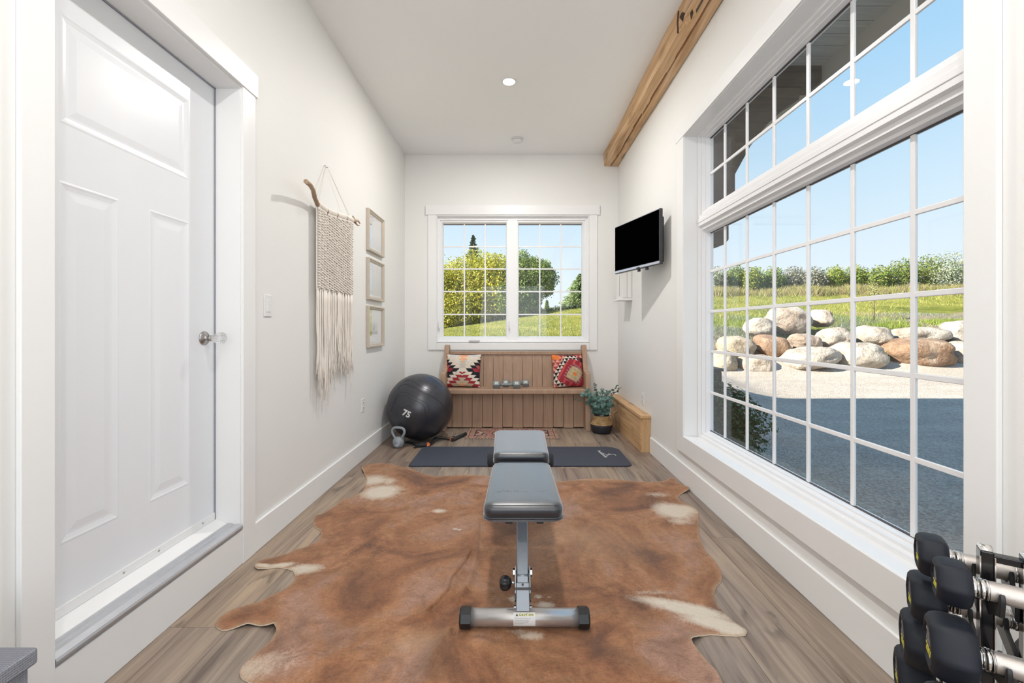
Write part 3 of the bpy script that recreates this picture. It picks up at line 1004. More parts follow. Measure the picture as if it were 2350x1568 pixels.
for p in bo.data.polygons:
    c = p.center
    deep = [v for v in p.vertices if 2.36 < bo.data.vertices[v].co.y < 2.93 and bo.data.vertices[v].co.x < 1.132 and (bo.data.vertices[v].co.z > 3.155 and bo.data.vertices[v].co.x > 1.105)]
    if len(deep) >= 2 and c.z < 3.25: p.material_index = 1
MB().tube([W(1556, 76, 2.86), W(1555, 50, 2.86), W(1557, 26, 2.86)], [0.006, 0.0055, 0.005], 6).build('iron_spike', M_iron, bt)

# ------------------------------------------------------------------ ceiling light and detector
def downlight(x, y, label, power):
    t = thing('ceiling_light', label, 'ceiling light', (x, y, ZC), group=None)
    ri = MB().lathe([(0.066, 0), (0.067, -0.003), (0.062, -0.006), (0.052, -0.006), (0.050, -0.002)], 40, Matrix.Translation((x, y, ZC)), caps=False).build('trim_ring', M_white, t)
    MB().lathe([(0.0505, -0.0015), (0.0505, -0.0045)], 40, Matrix.Translation((x, y, ZC))).build('lamp_lens', M_lamp, t)
    ld = bpy.data.lights.new('lamp', 'AREA')
    ld.shape = 'DISK'
    ld.size = 0.10
    ld.energy = power
    ld.color = (1.0, 0.965, 0.925)
    lo = bpy.data.objects.new('lamp', ld)
    lo.location = (x, y, ZC - 0.009)
    COL.objects.link(lo)
    setpar(lo, t)
    return t
downlight(-0.052, 3.728, 'round recessed white ceiling light in mid ceiling, lit', 27)
downlight(-0.052, 1.05, 'added unseen fill light in the ceiling over the cowhide rug', 16)  # unseen lamp added above the view to brighten the room
downlight(-0.052, -0.25, 'added unseen fill light in the ceiling just behind the viewpoint', 12)  # added lamp behind the camera, there only for fill
downlight(-0.052, -2.0, 'added unseen fill light in the ceiling nearest the rear wall', 12)  # another added fill lamp, out of view at the rear
sd = thing('smoke_detector', 'small round white smoke detector on ceiling near far wall', 'smoke detector', (0.026, 4.86, ZC))
MB().lathe([(0.064, 0), (0.064, -0.010), (0.060, -0.014)], 36, Matrix.Translation((0.026, 4.86, ZC))).build('mounting_plate', M_white, sd)
MB().lathe([(0.050, -0.012), (0.050, -0.018)], 36, Matrix.Translation((0.026, 4.86, ZC))).build('vent_slot', M_black, sd)
MB().lathe([(0.056, -0.017), (0.056, -0.028), (0.046, -0.036), (0.02, -0.038)], 36, Matrix.Translation((0.026, 4.86, ZC))).build('cover', M_white, sd)

# ------------------------------------------------------------------ switch and outlets
sw = thing('light_switch', 'white rocker light switch beside the door', 'light switch', (XL, 2.36, 1.27))
MB().box((XL, 2.322, 1.212), (XL + 0.006, 2.394, 1.328)).build('switch_plate', M_white, sw, bevel=0.002)
MB().box((XL + 0.004, 2.342, 1.237), (XL + 0.009, 2.374, 1.303)).build('rocker', M_white, sw, bevel=0.0015)
def outlet(x, y, z, s, label):
    t = thing('wall_outlet', label, 'outlet', (x, y, z))
    MB().box((x, y - 0.037, z - 0.058), (x + s * 0.005, y + 0.037, z + 0.058)).build('outlet_plate', M_white, t, bevel=0.002)
    for dz in (-0.021, 0.021):
        f_ = MB().box((x + s * 0.004, y - 0.017, z + dz - 0.014), (x + s * 0.0075, y + 0.017, z + dz + 0.014)).build('socket', M_white, t, bevel=0.002)
        MB().box((x + s * 0.0076, y - 0.008, z + dz - 0.005), (x + s * 0.008, y - 0.005, z + dz + 0.006)).box((x + s * 0.0076, y + 0.005, z + dz - 0.005), (x + s * 0.008, y + 0.008, z + dz + 0.006)).build('slot', M_black, f_)
outlet(XL, 3.83, 0.47, 1, 'white wall outlet low on left wall below framed pictures')
outlet(XR, 4.25, 0.455, -1, 'white wall outlet low on right wall above the pine ledge')

# ------------------------------------------------------------------ pictures
def picture(z0, z1, label, art, lean):
    y0, y1 = 3.915, 4.375
    t = thing('picture_frame', label, 'picture', (XL, (y0 + y1) / 2, z0), group='three framed pictures on left wall')
    x = XL + 0.002
    D = 0.030
    def bar(poly, nm='frame_rail'):
        return
    # profile frame as swept ring: (x offset, inset)
    prof = [(0.0, 0.0), (D * 0.85, 0.0), (D, 0.004), (D, 0.012), (D * 0.72, 0.018), (D * 0.72, 0.024), (D * 0.45, 0.034), (0.010, 0.034)]
    vs = []; fs = []
    for (dx, ins) in prof:
        vs += [(x + dx, y0 + ins, z0 + ins), (x + dx, y1 - ins, z0 + ins), (x + dx, y1 - ins, z1 - ins), (x + dx, y0 + ins, z1 - ins)]
    for k in range(len(prof) - 1):
        for q in range(4):
            fs.append((k * 4 + q, k * 4 + (q + 1) % 4, (k + 1) * 4 + (q + 1) % 4, (k + 1) * 4 + q))
    MB().add(vs, fs).build('frame', M_champ, t)
    MB().box((x, y0 + 0.02, z0 + 0.02), (x + 0.009, y1 - 0.02, z1 - 0.02)).build('mat_board', M_paper, t)
    if art is not None:
        a0, a1, b0, b1 = art[:4]
        MB().box((x + 0.009, y0 + a0, z0 + b0), (x + 0.0095, y0 + a1, z0 + b1)).build('print', art[4], t)
    MB().box((x + 0.0115, y0 + 0.031, z0 + 0.031), (x + 0.013, y1 - 0.031, z1 - 0.031)).build('cover_glass', M_picglass, t)
    return t
M_paper = plain('off_white_paper', (0.90, 0.90, 0.88), 0.8, nscale=20, nstr=0.01)
def t_picglass():
    t = NT('picture_glass')
    lw = t.n('ShaderNodeLayerWeight'); lw.inputs['Blend'].default_value = 0.5
    p = t.math('ADD', t.math('MULTIPLY', t.math('POWER', lw.outputs['Facing'], 3.0), 0.9), 0.06, clamp=True)
    tr = t.n('ShaderNodeBsdfTransparent'); gl = t.n('ShaderNodeBsdfGlossy'); gl.inputs['Roughness'].default_value = 0.03
    mx = t.n('ShaderNodeMixShader')
    t.l(p, mx.inputs[0]); t.l(tr.outputs[0], mx.inputs[1]); t.l(gl.outputs[0], mx.inputs[2]); t.l(mx.outputs[0], t.out.inputs[0])
    return t.m
M_picglass = t_picglass()
def t_print(name, kind):
    t = NT(name)
    v = t.coords('Generated')
    sp = t.n('ShaderNodeSeparateXYZ'); t.l(v, sp.inputs[0])
    n_ = t.noise(t.coords('Generated', (1, 3, 6)), 3, 5, 0.6)
    hgt = t.math('ADD', sp.outputs['Z'], t.math('MULTIPLY', n_, 0.35))
    if kind == 0:
        c = t.ramp(hgt, [(0.2, (0.72, 0.74, 0.76)), (0.45, (0.80, 0.82, 0.84)), (0.62, (0.88, 0.88, 0.88))])
    elif kind == 1:
        c = t.ramp(hgt, [(0.2, (0.66, 0.65, 0.58)), (0.5, (0.70, 0.71, 0.70)), (0.8, (0.78, 0.78, 0.76))])
    else:
        c = t.ramp(hgt, [(0.15, (0.20, 0.22, 0.22)), (0.42, (0.38, 0.40, 0.40)), (0.52, (0.72, 0.72, 0.68))])
    t.bsdf(c, 0.8)
    return t.m
picture(1.853, 2.232, 'top one of three champagne framed pictures, pale reflection', (0.05, 0.41, 0.05, 0.33, t_print('sky_print', 0)), 0)
picture(1.408, 1.789, 'middle one of three champagne framed pictures, pale beach print', (0.05, 0.41, 0.05, 0.33, t_print('beach_print', 1)), 0)
picture(0.972, 1.353, 'bottom one of three champagne framed pictures, small grey landscape', (0.07, 0.30, 0.12, 0.22, t_print('small_landscape_print', 2)), 0)

# ------------------------------------------------------------------ macrame wall hanging
mh = thing('macrame_hanging', 'cream macrame wall hanging knotted on a driftwood branch', 'wall hanging', (XL, 3.15, 2.28))
MX = -1.300
bp = [(-1.215, 2.53, 2.002), (-1.232, 2.62, 2.010), (-1.25, 2.70, 2.003), (-1.283, 2.79, 1.985), (MX, 2.87, 1.962), (MX, 3.0, 1.955), (MX, 3.12, 1.968), (MX, 3.27, 1.985), (MX, 3.40, 2.003), (MX + 0.01, 3.50, 2.008)]
br = [0.0135, 0.0135, 0.014, 0.0145, 0.014, 0.0135, 0.013, 0.013, 0.014, 0.015]
bra = MB().tube(bp, br, 12)
bra.sphere((MX + 0.01, 3.50, 2.008), 0.016, 10, 7)
bra.tube([(MX + 0.01, 3.50, 2.01), (MX + 0.012, 3.535, 2.022), (MX + 0.012, 3.58, 2.030), (MX + 0.012, 3.62, 2.018)], [0.013, 0.011, 0.008, 0.004], 8)
bra.tube([(MX + 0.012, 3.50, 2.012), (MX + 0.005, 3.475, 2.045)], [0.012, 0.005], 8)
bra.tube([(MX + 0.012, 3.515, 2.0), (MX + 0.02, 3.545, 1.985), (MX + 0.03, 3.56, 1.99)], [0.009, 0.006, 0.004], 8)
bra.build('driftwood_branch', M_drift, mh)
def branch_z(y):
    for (a, b) in zip(bp[:-1], bp[1:]):
        if a[1] <= y <= b[1]:
            f = (y - a[1]) / (b[1] - a[1])
            return a[2] + (b[2] - a[2]) * f
    return bp[-1][2] if y > 3.5 else bp[0][2]
rr = random.Random(4)
y0m, y1m = 2.862, 3.468
ncord = 30
lp = MB()
for k in range(ncord):
    y = y0m + (y1m - y0m) * (k + 0.5) / ncord
    if k in (6, 14, 23): continue
    z = branch_z(y)
    pts = []
    for a in range(9):
        th = -PI * 0.75 + 2 * PI * 0.87 * a / 8
        pts.append((MX + 0.019 * math.cos(th), y + 0.004 * math.sin(a), z + 0.019 * math.sin(th)))
    lp.tube(pts, 0.0068, 6, caps=False)
    lp.sphere((MX + 0.010, y, z - 0.024), (0.009, 0.010, 0.009), 7, 5)
lo_ = lp.build('cord_loops', M_cord, mh)
lo_['kind'] = 'stuff'
kn = MB()
ncol = 15
zb = 1.405
for c in range(ncol):
    yc = y0m + (y1m - y0m) * (c + 0.5) / ncol
    zt = branch_z(yc) - 0.035
    nrow = 29
    for rI in range(nrow):
        z = zt + (zb - zt) * (rI + (0.5 if c % 2 else 0.0)) / nrow
        if z < zb - 0.005: continue
        dw = (y1m - y0m) / ncol * 0.5
        j = lambda s: rr.uniform(-s, s)
        # square knot: two crossed short cords and a wrap
        kn.tube([(MX + 0.004, yc - dw * 1.1, z + 0.010 + j(0.002)), (MX + 0.017 + j(0.003), yc, z), (MX + 0.004, yc + dw * 0.5, z - 0.012)], [0.0035, 0.0058, 0.0035], 5, caps=False)
        kn.tube([(MX + 0.004, yc + dw * 1.1, z + 0.010 + j(0.002)), (MX + 0.014 + j(0.003), yc + 0.002, z - 0.003), (MX + 0.004, yc - dw * 0.5, z - 0.013)], [0.0035, 0.0054, 0.0035], 5, caps=False)
    # core cords behind the knots
    kn.tube([(MX - 0.004, yc, zt + 0.02), (MX - 0.004, yc, zb)], 0.0045, 5, caps=False)
    kn.tube([(MX - 0.004, yc - (y1m - y0m) / ncol * 0.45, zt + 0.02), (MX - 0.004, yc - (y1m - y0m) / ncol * 0.45, zb)], 0.004, 5, caps=False)
ko = kn.build('knotted_net', M_cord, mh)
ko['kind'] = 'stuff'
fr = MB()
nf = 104
for k in range(nf):
    u = (k + 0.5) / nf
    y = y0m + (y1m - y0m) * u + rr.uniform(-0.003, 0.003)
    zmin = 0.80 - 0.05 * math.sin(u * 9) + (0.06 if u > 0.5 else 0.0) + rr.uniform(-0.03, 0.11)
    if rr.random() < 0.06: zmin -= 0.16
    if 0.1 < u < 0.3 and rr.random() < 0.25: zmin = 0.66 + rr.uniform(-0.05, 0.03)
    x = MX + rr.uniform(-0.006, 0.010)
    pts = []
    nn = 9
    dy = rr.uniform(-0.012, 0.012)
    for a in range(nn):
        f = a / (nn - 1)
        pts.append((x + 0.004 * math.sin(a * 1.3 + k) * f, y + dy * f + 0.004 * math.sin(a * 0.9 + k * 2.1) * f, zb + 0.006 + (zmin - zb) * f))
    fr.tube(pts, [0.0036] * (nn - 2) + [0.0045, 0.0025], 5)
    # frayed tuft
    for q in range(5):
        e = pts[-1]
        fr.tube([pts[-2], (e[0] + rr.uniform(-0.012, 0.012), e[1] + rr.uniform(-0.018, 0.018), e[2] - rr.uniform(0.0, 0.05))], [0.0022, 0.001], 3, caps=False)
fo = fr.build('fringe', M_cord, mh)
fo['kind'] = 'stuff'
hs = MB()
nz = Vector((XL + 0.012, 3.085, 2.287))
nz2 = Vector((XL + 0.012, 3.055, 2.287))
for a, b in ((nz, (MX, 3.44, 2.02)), (nz, (MX - 0.004, 3.43, 2.02)), (nz2, (MX, 2.845, 1.985)), (nz2, (MX, 2.875, 1.975))):
    hs.tube([a, b], 0.0011, 4, caps=False)
hs.build('hanging_string', M_string, mh)
for q in (nz, nz2):
    MB().tube([(XL, q.y, q.z), (XL + 0.016, q.y, q.z)], 0.0022, 6).build('nail', M_nickel, mh)

# ------------------------------------------------------------------ television
tv = thing('television', 'black flat television angled on wall mount at right', 'television', (1.06, 3.85, 1.66))
R_ = Vector((1.162, 3.50, 0)); L_ = Vector((0.956, 4.174, 0))
ux = (R_ - L_).normalized()      # along screen, towards the viewer's right
nrm = Vector((ux.y, -ux.x, 0))   # candidate normal
if nrm.dot(Vector((0, 0, 0)) - R_) < 0: nrm = -nrm
wd = (R_ - L_).length
# local frame: x along L->R, y back (away from viewer), z up
Mt = Matrix(((ux.x, -nrm.x, 0, L_.x), (ux.y, -nrm.y, 0, L_.y), (0, 0, 1, 1.665), (0, 0, 0, 1)))
H = 0.450
MB().box((0, 0, 0), (wd, 0.030, H), Mt).build('tv_body', M_bezel, tv, bevel=0.004)
MB().box((0.05, 0.028, 0.02), (wd - 0.012, 0.052, H - 0.06), Mt).build('back_cover', M_black, tv, bevel=0.008)
MB().box((0.008, -0.0012, 0.030), (wd - 0.010, 0.002, H - 0.010), Mt).build('screen', M_screen, tv)
MB().box((0.004, -0.0020, 0.006), (wd - 0.004, 0.001, 0.026), Mt).build('lower_bezel', M_bezelsil, tv, bevel=0.001)
MB().box((0.002, -0.0020, H - 0.008), (wd - 0.002, 0.001, H - 0.002), Mt).build('top_bezel', M_bezelsil, tv, bevel=0.001)
MB().box((wd * 0.53, -0.003, 0.004), (wd * 0.60, 0.0, 0.014), Mt).build('sensor_window', M_black, tv)
for q in (0.50, 0.67):
    MB().box((wd * q, 0.02, -0.020), (wd * q + 0.030, 0.035, 0.01), Mt).build('bracket_hook', M_bezel, tv, bevel=0.002)
arm = MB()
pc = Mt @ Vector((wd * 0.62, 0.05, H * 0.5))
arm.box((XR - 0.015, pc.y - 0.05, 1.78), (XR, pc.y + 0.10, 2.0))
arm.tube([Vector((XR - 0.012, pc.y + 0.02, 1.89)), Vector((pc.x, pc.y, 1.89))], 0.018, 8)
arm.build('wall_mount', M_black, tv)

# small white wall box with ledge
wb = thing('wall_box', 'white wall mounted box with ledge below the television', 'wall box', (XR, 4.77, 1.46))
Yb0, Yb1 = 4.65, 4.86
MB().box((1.128, Yb0, 1.462), (XR, Yb1, 1.80)).build('box_body', M_wall, wb, bevel=0.002)
MB().box((1.105, Yb0 - 0.012, 1.446), (XR, Yb1 + 0.015, 1.462)).build('ledge', M_trim, wb, bevel=0.003)
MB().box((1.148, Yb0 - 0.006, 1.475), (1.192, Yb0, 1.79)).build('face_panel', M_wall, wb, bevel=0.001)
MB().box((1.197, Yb0 - 0.006, 1.475), (1.242, Yb0, 1.79)).build('face_panel', M_wall, wb, bevel=0.001)
MB().box((1.1272, Yb0 + 0.05, 1.495), (1.128, Yb0 + 0.062, 1.72)).build('side_slot', plain('slot_shadow_grey', (0.25, 0.24, 0.23), 0.8, nscale=5), wb)

# ------------------------------------------------------------------ pine boxed ledge in the right corner
pl = thing('pine_ledge', 'low honey pine boxed ledge along right wall at far corner', 'ledge', (1.2, 4.65, 0))
MB().box((1.160, 4.03, 0), (1.182, YB - 0.016, 0.318)).build('side_board', M_pine, pl, bevel=0.001)
MB().box((1.172, 4.02, 0), (XR, 4.058, 0.318)).build('end_post', M_pinev, pl, bevel=0.003)
MB().box((1.150, 4.00, 0.318), (XR, YB - 0.002, 0.345)).build('top_board', M_pine, pl, bevel=0.004)

# ------------------------------------------------------------------ pew
pw = thing('wooden_pew', 'tan painted plank back church pew under the far window', 'bench', (0, 5.05, 0))
SEATZ = 0.466
PX0, PX1 = -0.835, 0.845
ET = 0.056
def end_panel(x0):
    # profile in (Y, Z): front arm, stepped post
    pr = [(4.865, 0.0), (4.865, 0.60), (4.872, 0.635), (4.90, 0.65), (4.95, 0.648), (5.00, 0.655), (5.05, 0.69), (5.09, 0.76), (5.12, 0.84), (5.135, 0.90), (5.15, 0.935), (5.18, 0.95), (5.22, 0.948), (5.245, 0.93), (5.255, 0.90), (5.27, 0.0)]
    Mx = Matrix(((0, 0, 1, x0), (1, 0, 0, 0), (0, 1, 0, 0), (0, 0, 0, 1)))
    return MB().prism(pr, 0, ET, Mx)
end_panel(PX0).build('end_panel', M_pew, pw, bevel=0.004)
end_panel(PX1 - ET).build('end_panel', M_pew, pw, bevel=0.004)
MB().box((PX0 + ET, 4.84, SEATZ - 0.052), (PX1 - ET, 5.14, SEATZ)).build('seat', M_pew, pw, bevel=0.010, seg=3)
MB().box((PX0 + ET, 5.165, 0.835), (PX1 - ET, 5.215, 0.872)).build('top_rail', M_pew, pw, bevel=0.005)
pwid = 0.116
jx = [-0.026 + pwid * k for k in range(-8, 9)]
jx = [PX0 + ET] + [j for j in jx if PX0 + ET + 0.02 < j < PX1 - ET - 0.02] + [PX1 - ET]
for a, b in zip(jx[:-1], jx[1:]):
    g = 0.0016
    vs = []
    # back plank leaning slightly
    for (y, z) in ((5.135, SEATZ - 0.02), (5.155, SEATZ - 0.02), (5.205, 0.84), (5.185, 0.84)):
        vs += [(a + g, y, z), (b - g, y, z)]
    MB().add(vs, [(0, 1, 7, 6), (2, 4, 5, 3), (0, 6, 4, 2), (1, 3, 5, 7), (6, 7, 5, 4), (0, 2, 3, 1)]).build('back_plank', M_pew, pw, bevel=0.003, seg=2)
for a, b in zip(jx[:-1], jx[1:]):
    g = 0.0020
    lift = 0.012 + 0.004 * math.sin(a * 31)
    MB().box((a + g, 4.985, lift), (b - g, 5.005, SEATZ - 0.05)).build('skirt_plank', M_pew, pw, bevel=0.003, seg=2)
MB().box((PX0 + ET, 5.01, 0.03), (PX1 - ET, 5.03, SEATZ - 0.05)).build('inner_board', M_pew, pw)

# ------------------------------------------------------------------ cushions
CREAM = (0.70, 0.62, 0.52); BEIGE = (0.50, 0.42, 0.30); DARK = (0.020, 0.022, 0.028); RED = (0.33, 0.035, 0.05); PINK = (0.45, 0.10, 0.11)
PEACH = (0.80, 0.42, 0.25); ORANGE = (0.75, 0.20, 0.05); MAUVE = (0.36, 0.17, 0.18); LBLUE = (0.55, 0.57, 0.60); SAND = (0.56, 0.43, 0.26)
def pat_left(u, v):
    """u -1..1 across, v 0 top .. 1 bottom"""
    R = 11.0
    rw = int(v * R); fr_ = v * R - rw
    au = abs(u - 0.02)
    upper = rw < 6
    sl = -(fr_ - 0.5) * 0.15
    if upper:
        au = au + sl * (1 if True else 0)
        edge = [1.3, 1.02, 0.86, 0.68, 0.50, 0.26][rw]
        pink = [9, 9, 9, 1.0, 0.82, 0.62][rw]
        if au > pink: return PINK if rw != 5 else RED
        if au > edge: return DARK
        if rw < 3 and au < 0.24 - 0.05 * rw: return PEACH if rw < 2 else (0.70, 0.45, 0.28)
        if rw == 2 and au < 0.3: return LBLUE
        if rw == 0 and 0.45 < au < 0.8: return LBLUE
        if rw in (3, 4) and au < 0.18: return (0.55, 0.50, 0.44)
        return CREAM
    au = au - sl
    k = rw - 6
    red1 = [0.17, 0.36, 0.55, 0.75, 0.95][k] if k < 5 else 1
    red0 = [0.0, 0.0, 0.17, 0.36, 0.60][k] if k < 5 else 0.6
    cr = [0.55, 0.74, 0.92, 1.15, 1.3][k] if k < 5 else 1.3
    if au + (0.10 * (fr_) if k == 0 else 0) < red1:
        if au < red0:
            if k >= 4 and au < 0.16: return PEACH
            return BEIGE
        return RED
    if au < cr: return CREAM
    return DARK if u > -0.9 or k < 2 else RED
def pat_right(u, v):
    x = u * 0.5 + 0.5
    dx = x - 0.66; dy = v - 0.62
    # rotate
    a = dx * 0.94 - dy * 0.22; b = dx * 0.22 + dy * 0.94
    d = (abs(a) / 0.85) ** 1.25 + (abs(b) / 0.72) ** 1.25
    cell = (int((a + 2) * 13) + int((b + 2) * 13)) % 2
    if d < 0.045: return ORANGE
    if d < 0.25: return SAND if cell else (0.44, 0.36, 0.22)
    if d < 0.36: return MAUVE if (int((a - b + 3) * 16) % 2) else RED
    if d < 0.60: return RED if (int((a + b + 3) * 10) % 3) else (0.55, 0.09, 0.09)
    if d < 0.83 and a < 0.25:
        row = v * 9
        t_ = (x * 8 + 0.5 * (int(row) % 2)) % 1.0
        f_ = row % 1.0
        return CREAM if abs(t_ - 0.5) < f_ * 0.5 else DARK
    if d < 0.83: return DARK if a > 0.3 else RED
    if x < 0.22 and v < 0.16: return ORANGE
    row = v * 8
    t_ = (x * 7 + 0.5 * (int(row) % 2)) % 1.0
    f_ = row % 1.0
    return (0.66, 0.34, 0.24) if abs(t_ - 0.5) < f_ * 0.5 else (0.42, 0.06, 0.07)
def cushion(cx, half, hz, tk, rotz, lean, yb, pat, label, roll=0.0):
    t = thing('cushion', label, 'cushion', (cx, yb, SEATZ), group='kilim cushions on the pew')
    N = 56
    m = MB(); cols = []
    M_ = Matrix.Translation((cx, yb, SEATZ + 0.004)) @ Matrix.Rotation(rotz, 4, 'Z') @ Matrix.Rotation(lean, 4, 'X') @ Matrix.Rotation(roll, 4, 'Y')
    def pt(i, j, side):
        u = -1 + 2 * i / N; v = -1 + 2 * j / N
        ed = max(0, (1 - u ** 4)) * max(0, (1 - v ** 4))
        th = tk * (ed ** 0.45) * (0.80 + 0.2 * (1 - u * u) * (1 - v * v))
        pin = 0.055
        x = half * u * (1 - pin * (1 - v * v) * abs(u))
        z = hz * v * (1 - pin * 1.3 * (1 - u * u) * abs(v))
        th += 0.0035 * noise.noise(Vector((u * 3, v * 3, side)))*ed
        return M_ @ Vector((x, -side * th, z + hz * 0.985))
    for side in (1, -1):
        b0 = len(m.v)
        vs = [pt(i, j, side) for j in range(N + 1) for i in range(N + 1)]
        fs = []
        for j in range(N):
            for i in range(N):
                a = j * (N + 1) + i
                q = (a, a + 1, a + N + 2, a + N + 1)
                fs.append(q if side == 1 else q[::-1])
                u = -1 + 2 * (i + 0.5) / N; v = 1 - (j + 0.5) / N
                cols.append(pat(u, v) if side == 1 else (0.33, 0.22, 0.16))
        m.add(vs, fs, True)
    m.build('cushion_cover', M_kilim, t, col=cols)
    pip = [pt(i, 0, 0.0) for i in range(0, N + 1, 4)] + [pt(N, j, 0.0) for j in range(4, N + 1, 4)] + [pt(i, N, 0.0) for i in range(N - 4, -1, -4)] + [pt(0, j, 0.0) for j in range(N - 4, -1, -4)]
    MB().tube(pip, 0.0028, 6, caps=False).build('edge_seam', plain('dark_seam', (0.12, 0.03, 0.04), 0.9, nscale=50), t)
    return t
cushion(-0.605, 0.205, 0.194, 0.060, math.radians(-6), math.radians(-13), 5.005, pat_left, 'cream red and black zigzag kilim cushion at left end of pew')
rc = cushion(0.622, 0.190, 0.192, 0.062, math.radians(14), math.radians(-13), 5.000, pat_right, 'red kilim cushion with beige diamond medallion at right end of pew')
# loose threads on the right cushion
m = MB()
rr = random.Random(2)
for k in range(6):
    p0 = W(1324, 868, 4.93)
    q = p0 + Vector((rr.uniform(-0.02, 0.05), -0.02, rr.uniform(-0.07, 0.05)))
    m.tube([p0, (p0 + q) / 2 + Vector((0, -0.015, 0.01)), q], 0.0016, 4)
m.build('thread_tassel', plain('ecru_thread', (0.65, 0.55, 0.42), 0.9, nscale=40), rc)

# ------------------------------------------------------------------ text helper
def text(body, size, mat, M_, name, parent, ext=0.0004, align='CENTER', bold=0.0, spacing=1.0):
    cu = bpy.data.curves.new(name, 'FONT')
    cu.body = body
    cu.size = size
    cu.extrude = ext
    cu.align_x = align
    cu.align_y = 'CENTER'
    cu.offset = bold
    cu.space_character = spacing
    cu.resolution_u = 2
    tmp = bpy.data.objects.new(name, cu)
    COL.objects.link(tmp)
    dg_ = bpy.context.evaluated_depsgraph_get()
    me_ = bpy.data.meshes.new_from_object(tmp.evaluated_get(dg_))
    me_.name = name
    bpy.data.objects.remove(tmp)
    bpy.data.curves.remove(cu)
    me_.materials.clear()
    me_.materials.append(mat)
    o = bpy.data.objects.new(name, me_)
    COL.objects.link(o)
    o.matrix_basis = M_
    if parent is not None: setpar(o, parent)
    return o
def face_frame(origin, right, up):
    r_ = Vector(right).normalized(); u_ = Vector(up)
    u_ = (u_ - r_ * u_.dot(r_)).normalized()
    n_ = r_.cross(u_)
    return Matrix(((r_.x, u_.x, n_.x, origin[0]), (r_.y, u_.y, n_.y, origin[1]), (r_.z, u_.z, n_.z, origin[2]), (0, 0, 0, 1)))

# ------------------------------------------------------------------ hex dumbbells on the pew
def hex_dumbbell(x0, x1, y, num, label, R=0.050, hl=0.082):
    t = thing('hex_dumbbell', label, 'dumbbell', ((x0 + x1) / 2, y, SEATZ), group='grey hex dumbbells on the pew')
    zc = SEATZ + R * math.cos(PI / 6)
    def head(a, b, nm):
        Mx = Matrix.Translation((a, y, zc)) @ Matrix.Rotation(PI / 2, 4, 'Y')
        L = b - a
        m = MB().lathe([(R * 0.80, 0), (R * 0.97, 0.008), (R, 0.014), (R, L - 0.014), (R * 0.97, L - 0.008), (R * 0.80, L)], 6, Mx @ Matrix.Rotation(PI / 6, 4, 'Z'), smooth=False)
        h = m.build('dumbbell_head', M_hexgrey, t, bevel=0.004)
        # number on the facet that faces up and forward
        ang = math.radians(30)
        nrm_ = Vector((0, -math.cos(ang), math.sin(ang)))
        c = Vector(((a + b) / 2, y, zc)) + nrm_ * (R * math.cos(PI / 6) + 0.0003)
        text(num, 0.036, M_numprint, face_frame(c, (1, 0, 0), (0, math.sin(ang), math.cos(ang))), 'number_mark', h, 0.0006, bold=0.0012)
    head(x0, x0 + hl, 'a')
    head(x1 - hl, x1, 'b')
    MB().tube([(x0 + hl - 0.004, y, zc), (x0 + hl + 0.02, y, zc), ((x0 + x1) / 2, y, zc), (x1 - hl - 0.02, y, zc), (x1 - hl + 0.004, y, zc)], [0.014, 0.013, 0.0165, 0.013, 0.014], 14).build('handle', M_hexgrey, t)
hex_dumbbell(wx(1131, 4.92), wx(1194, 4.92), 4.93, '25', 'front grey hex dumbbell on pew seat, its handle in clear view')
hex_dumbbell(wx(1153, 5.045), wx(1214, 5.045), 5.052, '20', 'rear grey hex dumbbell on pew seat, half hidden behind the other', R=0.047, hl=0.078)

# ------------------------------------------------------------------ exercise ball
BR = 0.337
bc = Vector((-0.980, 4.512, BR + 0.001))
eb = thing('exercise_ball', 'large charcoal exercise ball marked 75 in left corner', 'exercise ball', (bc.x, bc.y, 0))
MB().sphere(bc, BR, 64, 40).build('ball_shell', M_ball, eb)
# raised topographic ridge lines
gb = MB()
def onball(px, py, off=0.0006):
    d = Vector(((px - 1182) / 1000, 1, -(py - 753) / 1000))
    o_ = Vector((0, 0, CAM_H)) - bc
    A = d.dot(d); B = 2 * o_.dot(d); C = o_.dot(o_) - BR ** 2
    disc = B * B - 4 * A * C
    if disc < 0: return None
    s = (-B - math.sqrt(disc)) / (2 * A)
    p = Vector((0, 0, CAM_H)) + d * s
    return bc + (p - bc).normalized() * (BR + off)
def cp4(x, y): return (880 + x * 200 / 1651, 850 + y * 190 / 1568)
lines = [
    [(150, 780), (170, 690), (215, 560), (270, 460), (340, 420), (430, 420), (520, 470), (640, 540), (760, 590), (830, 640), (862, 710), (850, 800)],
    [(215, 640), (240, 560), (290, 500), (370, 480), (450, 490), (560, 555), (680, 610), (760, 670), (792, 750), (780, 840)],
    [(270, 380), (300, 310), (370, 270), (450, 270), (560, 320), (700, 390), (860, 470), (980, 530), (1090, 620), (1130, 700)],
    [(400, 200), (470, 180), (560, 210), (650, 270), (760, 340), (880, 385)],
    [(330, 720), (390, 710), (440, 675), (500, 670), (540, 710), (550, 760)],
    [(860, 120), (960, 180), (1060, 260), (1130, 330)],
]
for ln in lines:
    pts = []
    for (a, b) in zip(ln[:-1], ln[1:]):
        for k in range(4):
            f = k / 4
            q = cp4(a[0] + (b[0] - a[0]) * f, a[1] + (b[1] - a[1]) * f)
            p = onball(*q)
            if p: pts.append(p)
    gb.tube(pts, 0.0013, 5)
gb.build('surface_ridge', M_groove, eb)
c75 = onball(*cp4(440, 825), off=0.004)
nn = (c75 - bc).normalized()
rt = Vector((1, 0, -0.42))
rt = (rt - nn * rt.dot(nn)).normalized()
up75 = nn.cross(rt)
text('75', 0.085, M_print, face_frame(c75, rt, up75), 'number_mark', eb, 0.0006, bold=0.003)

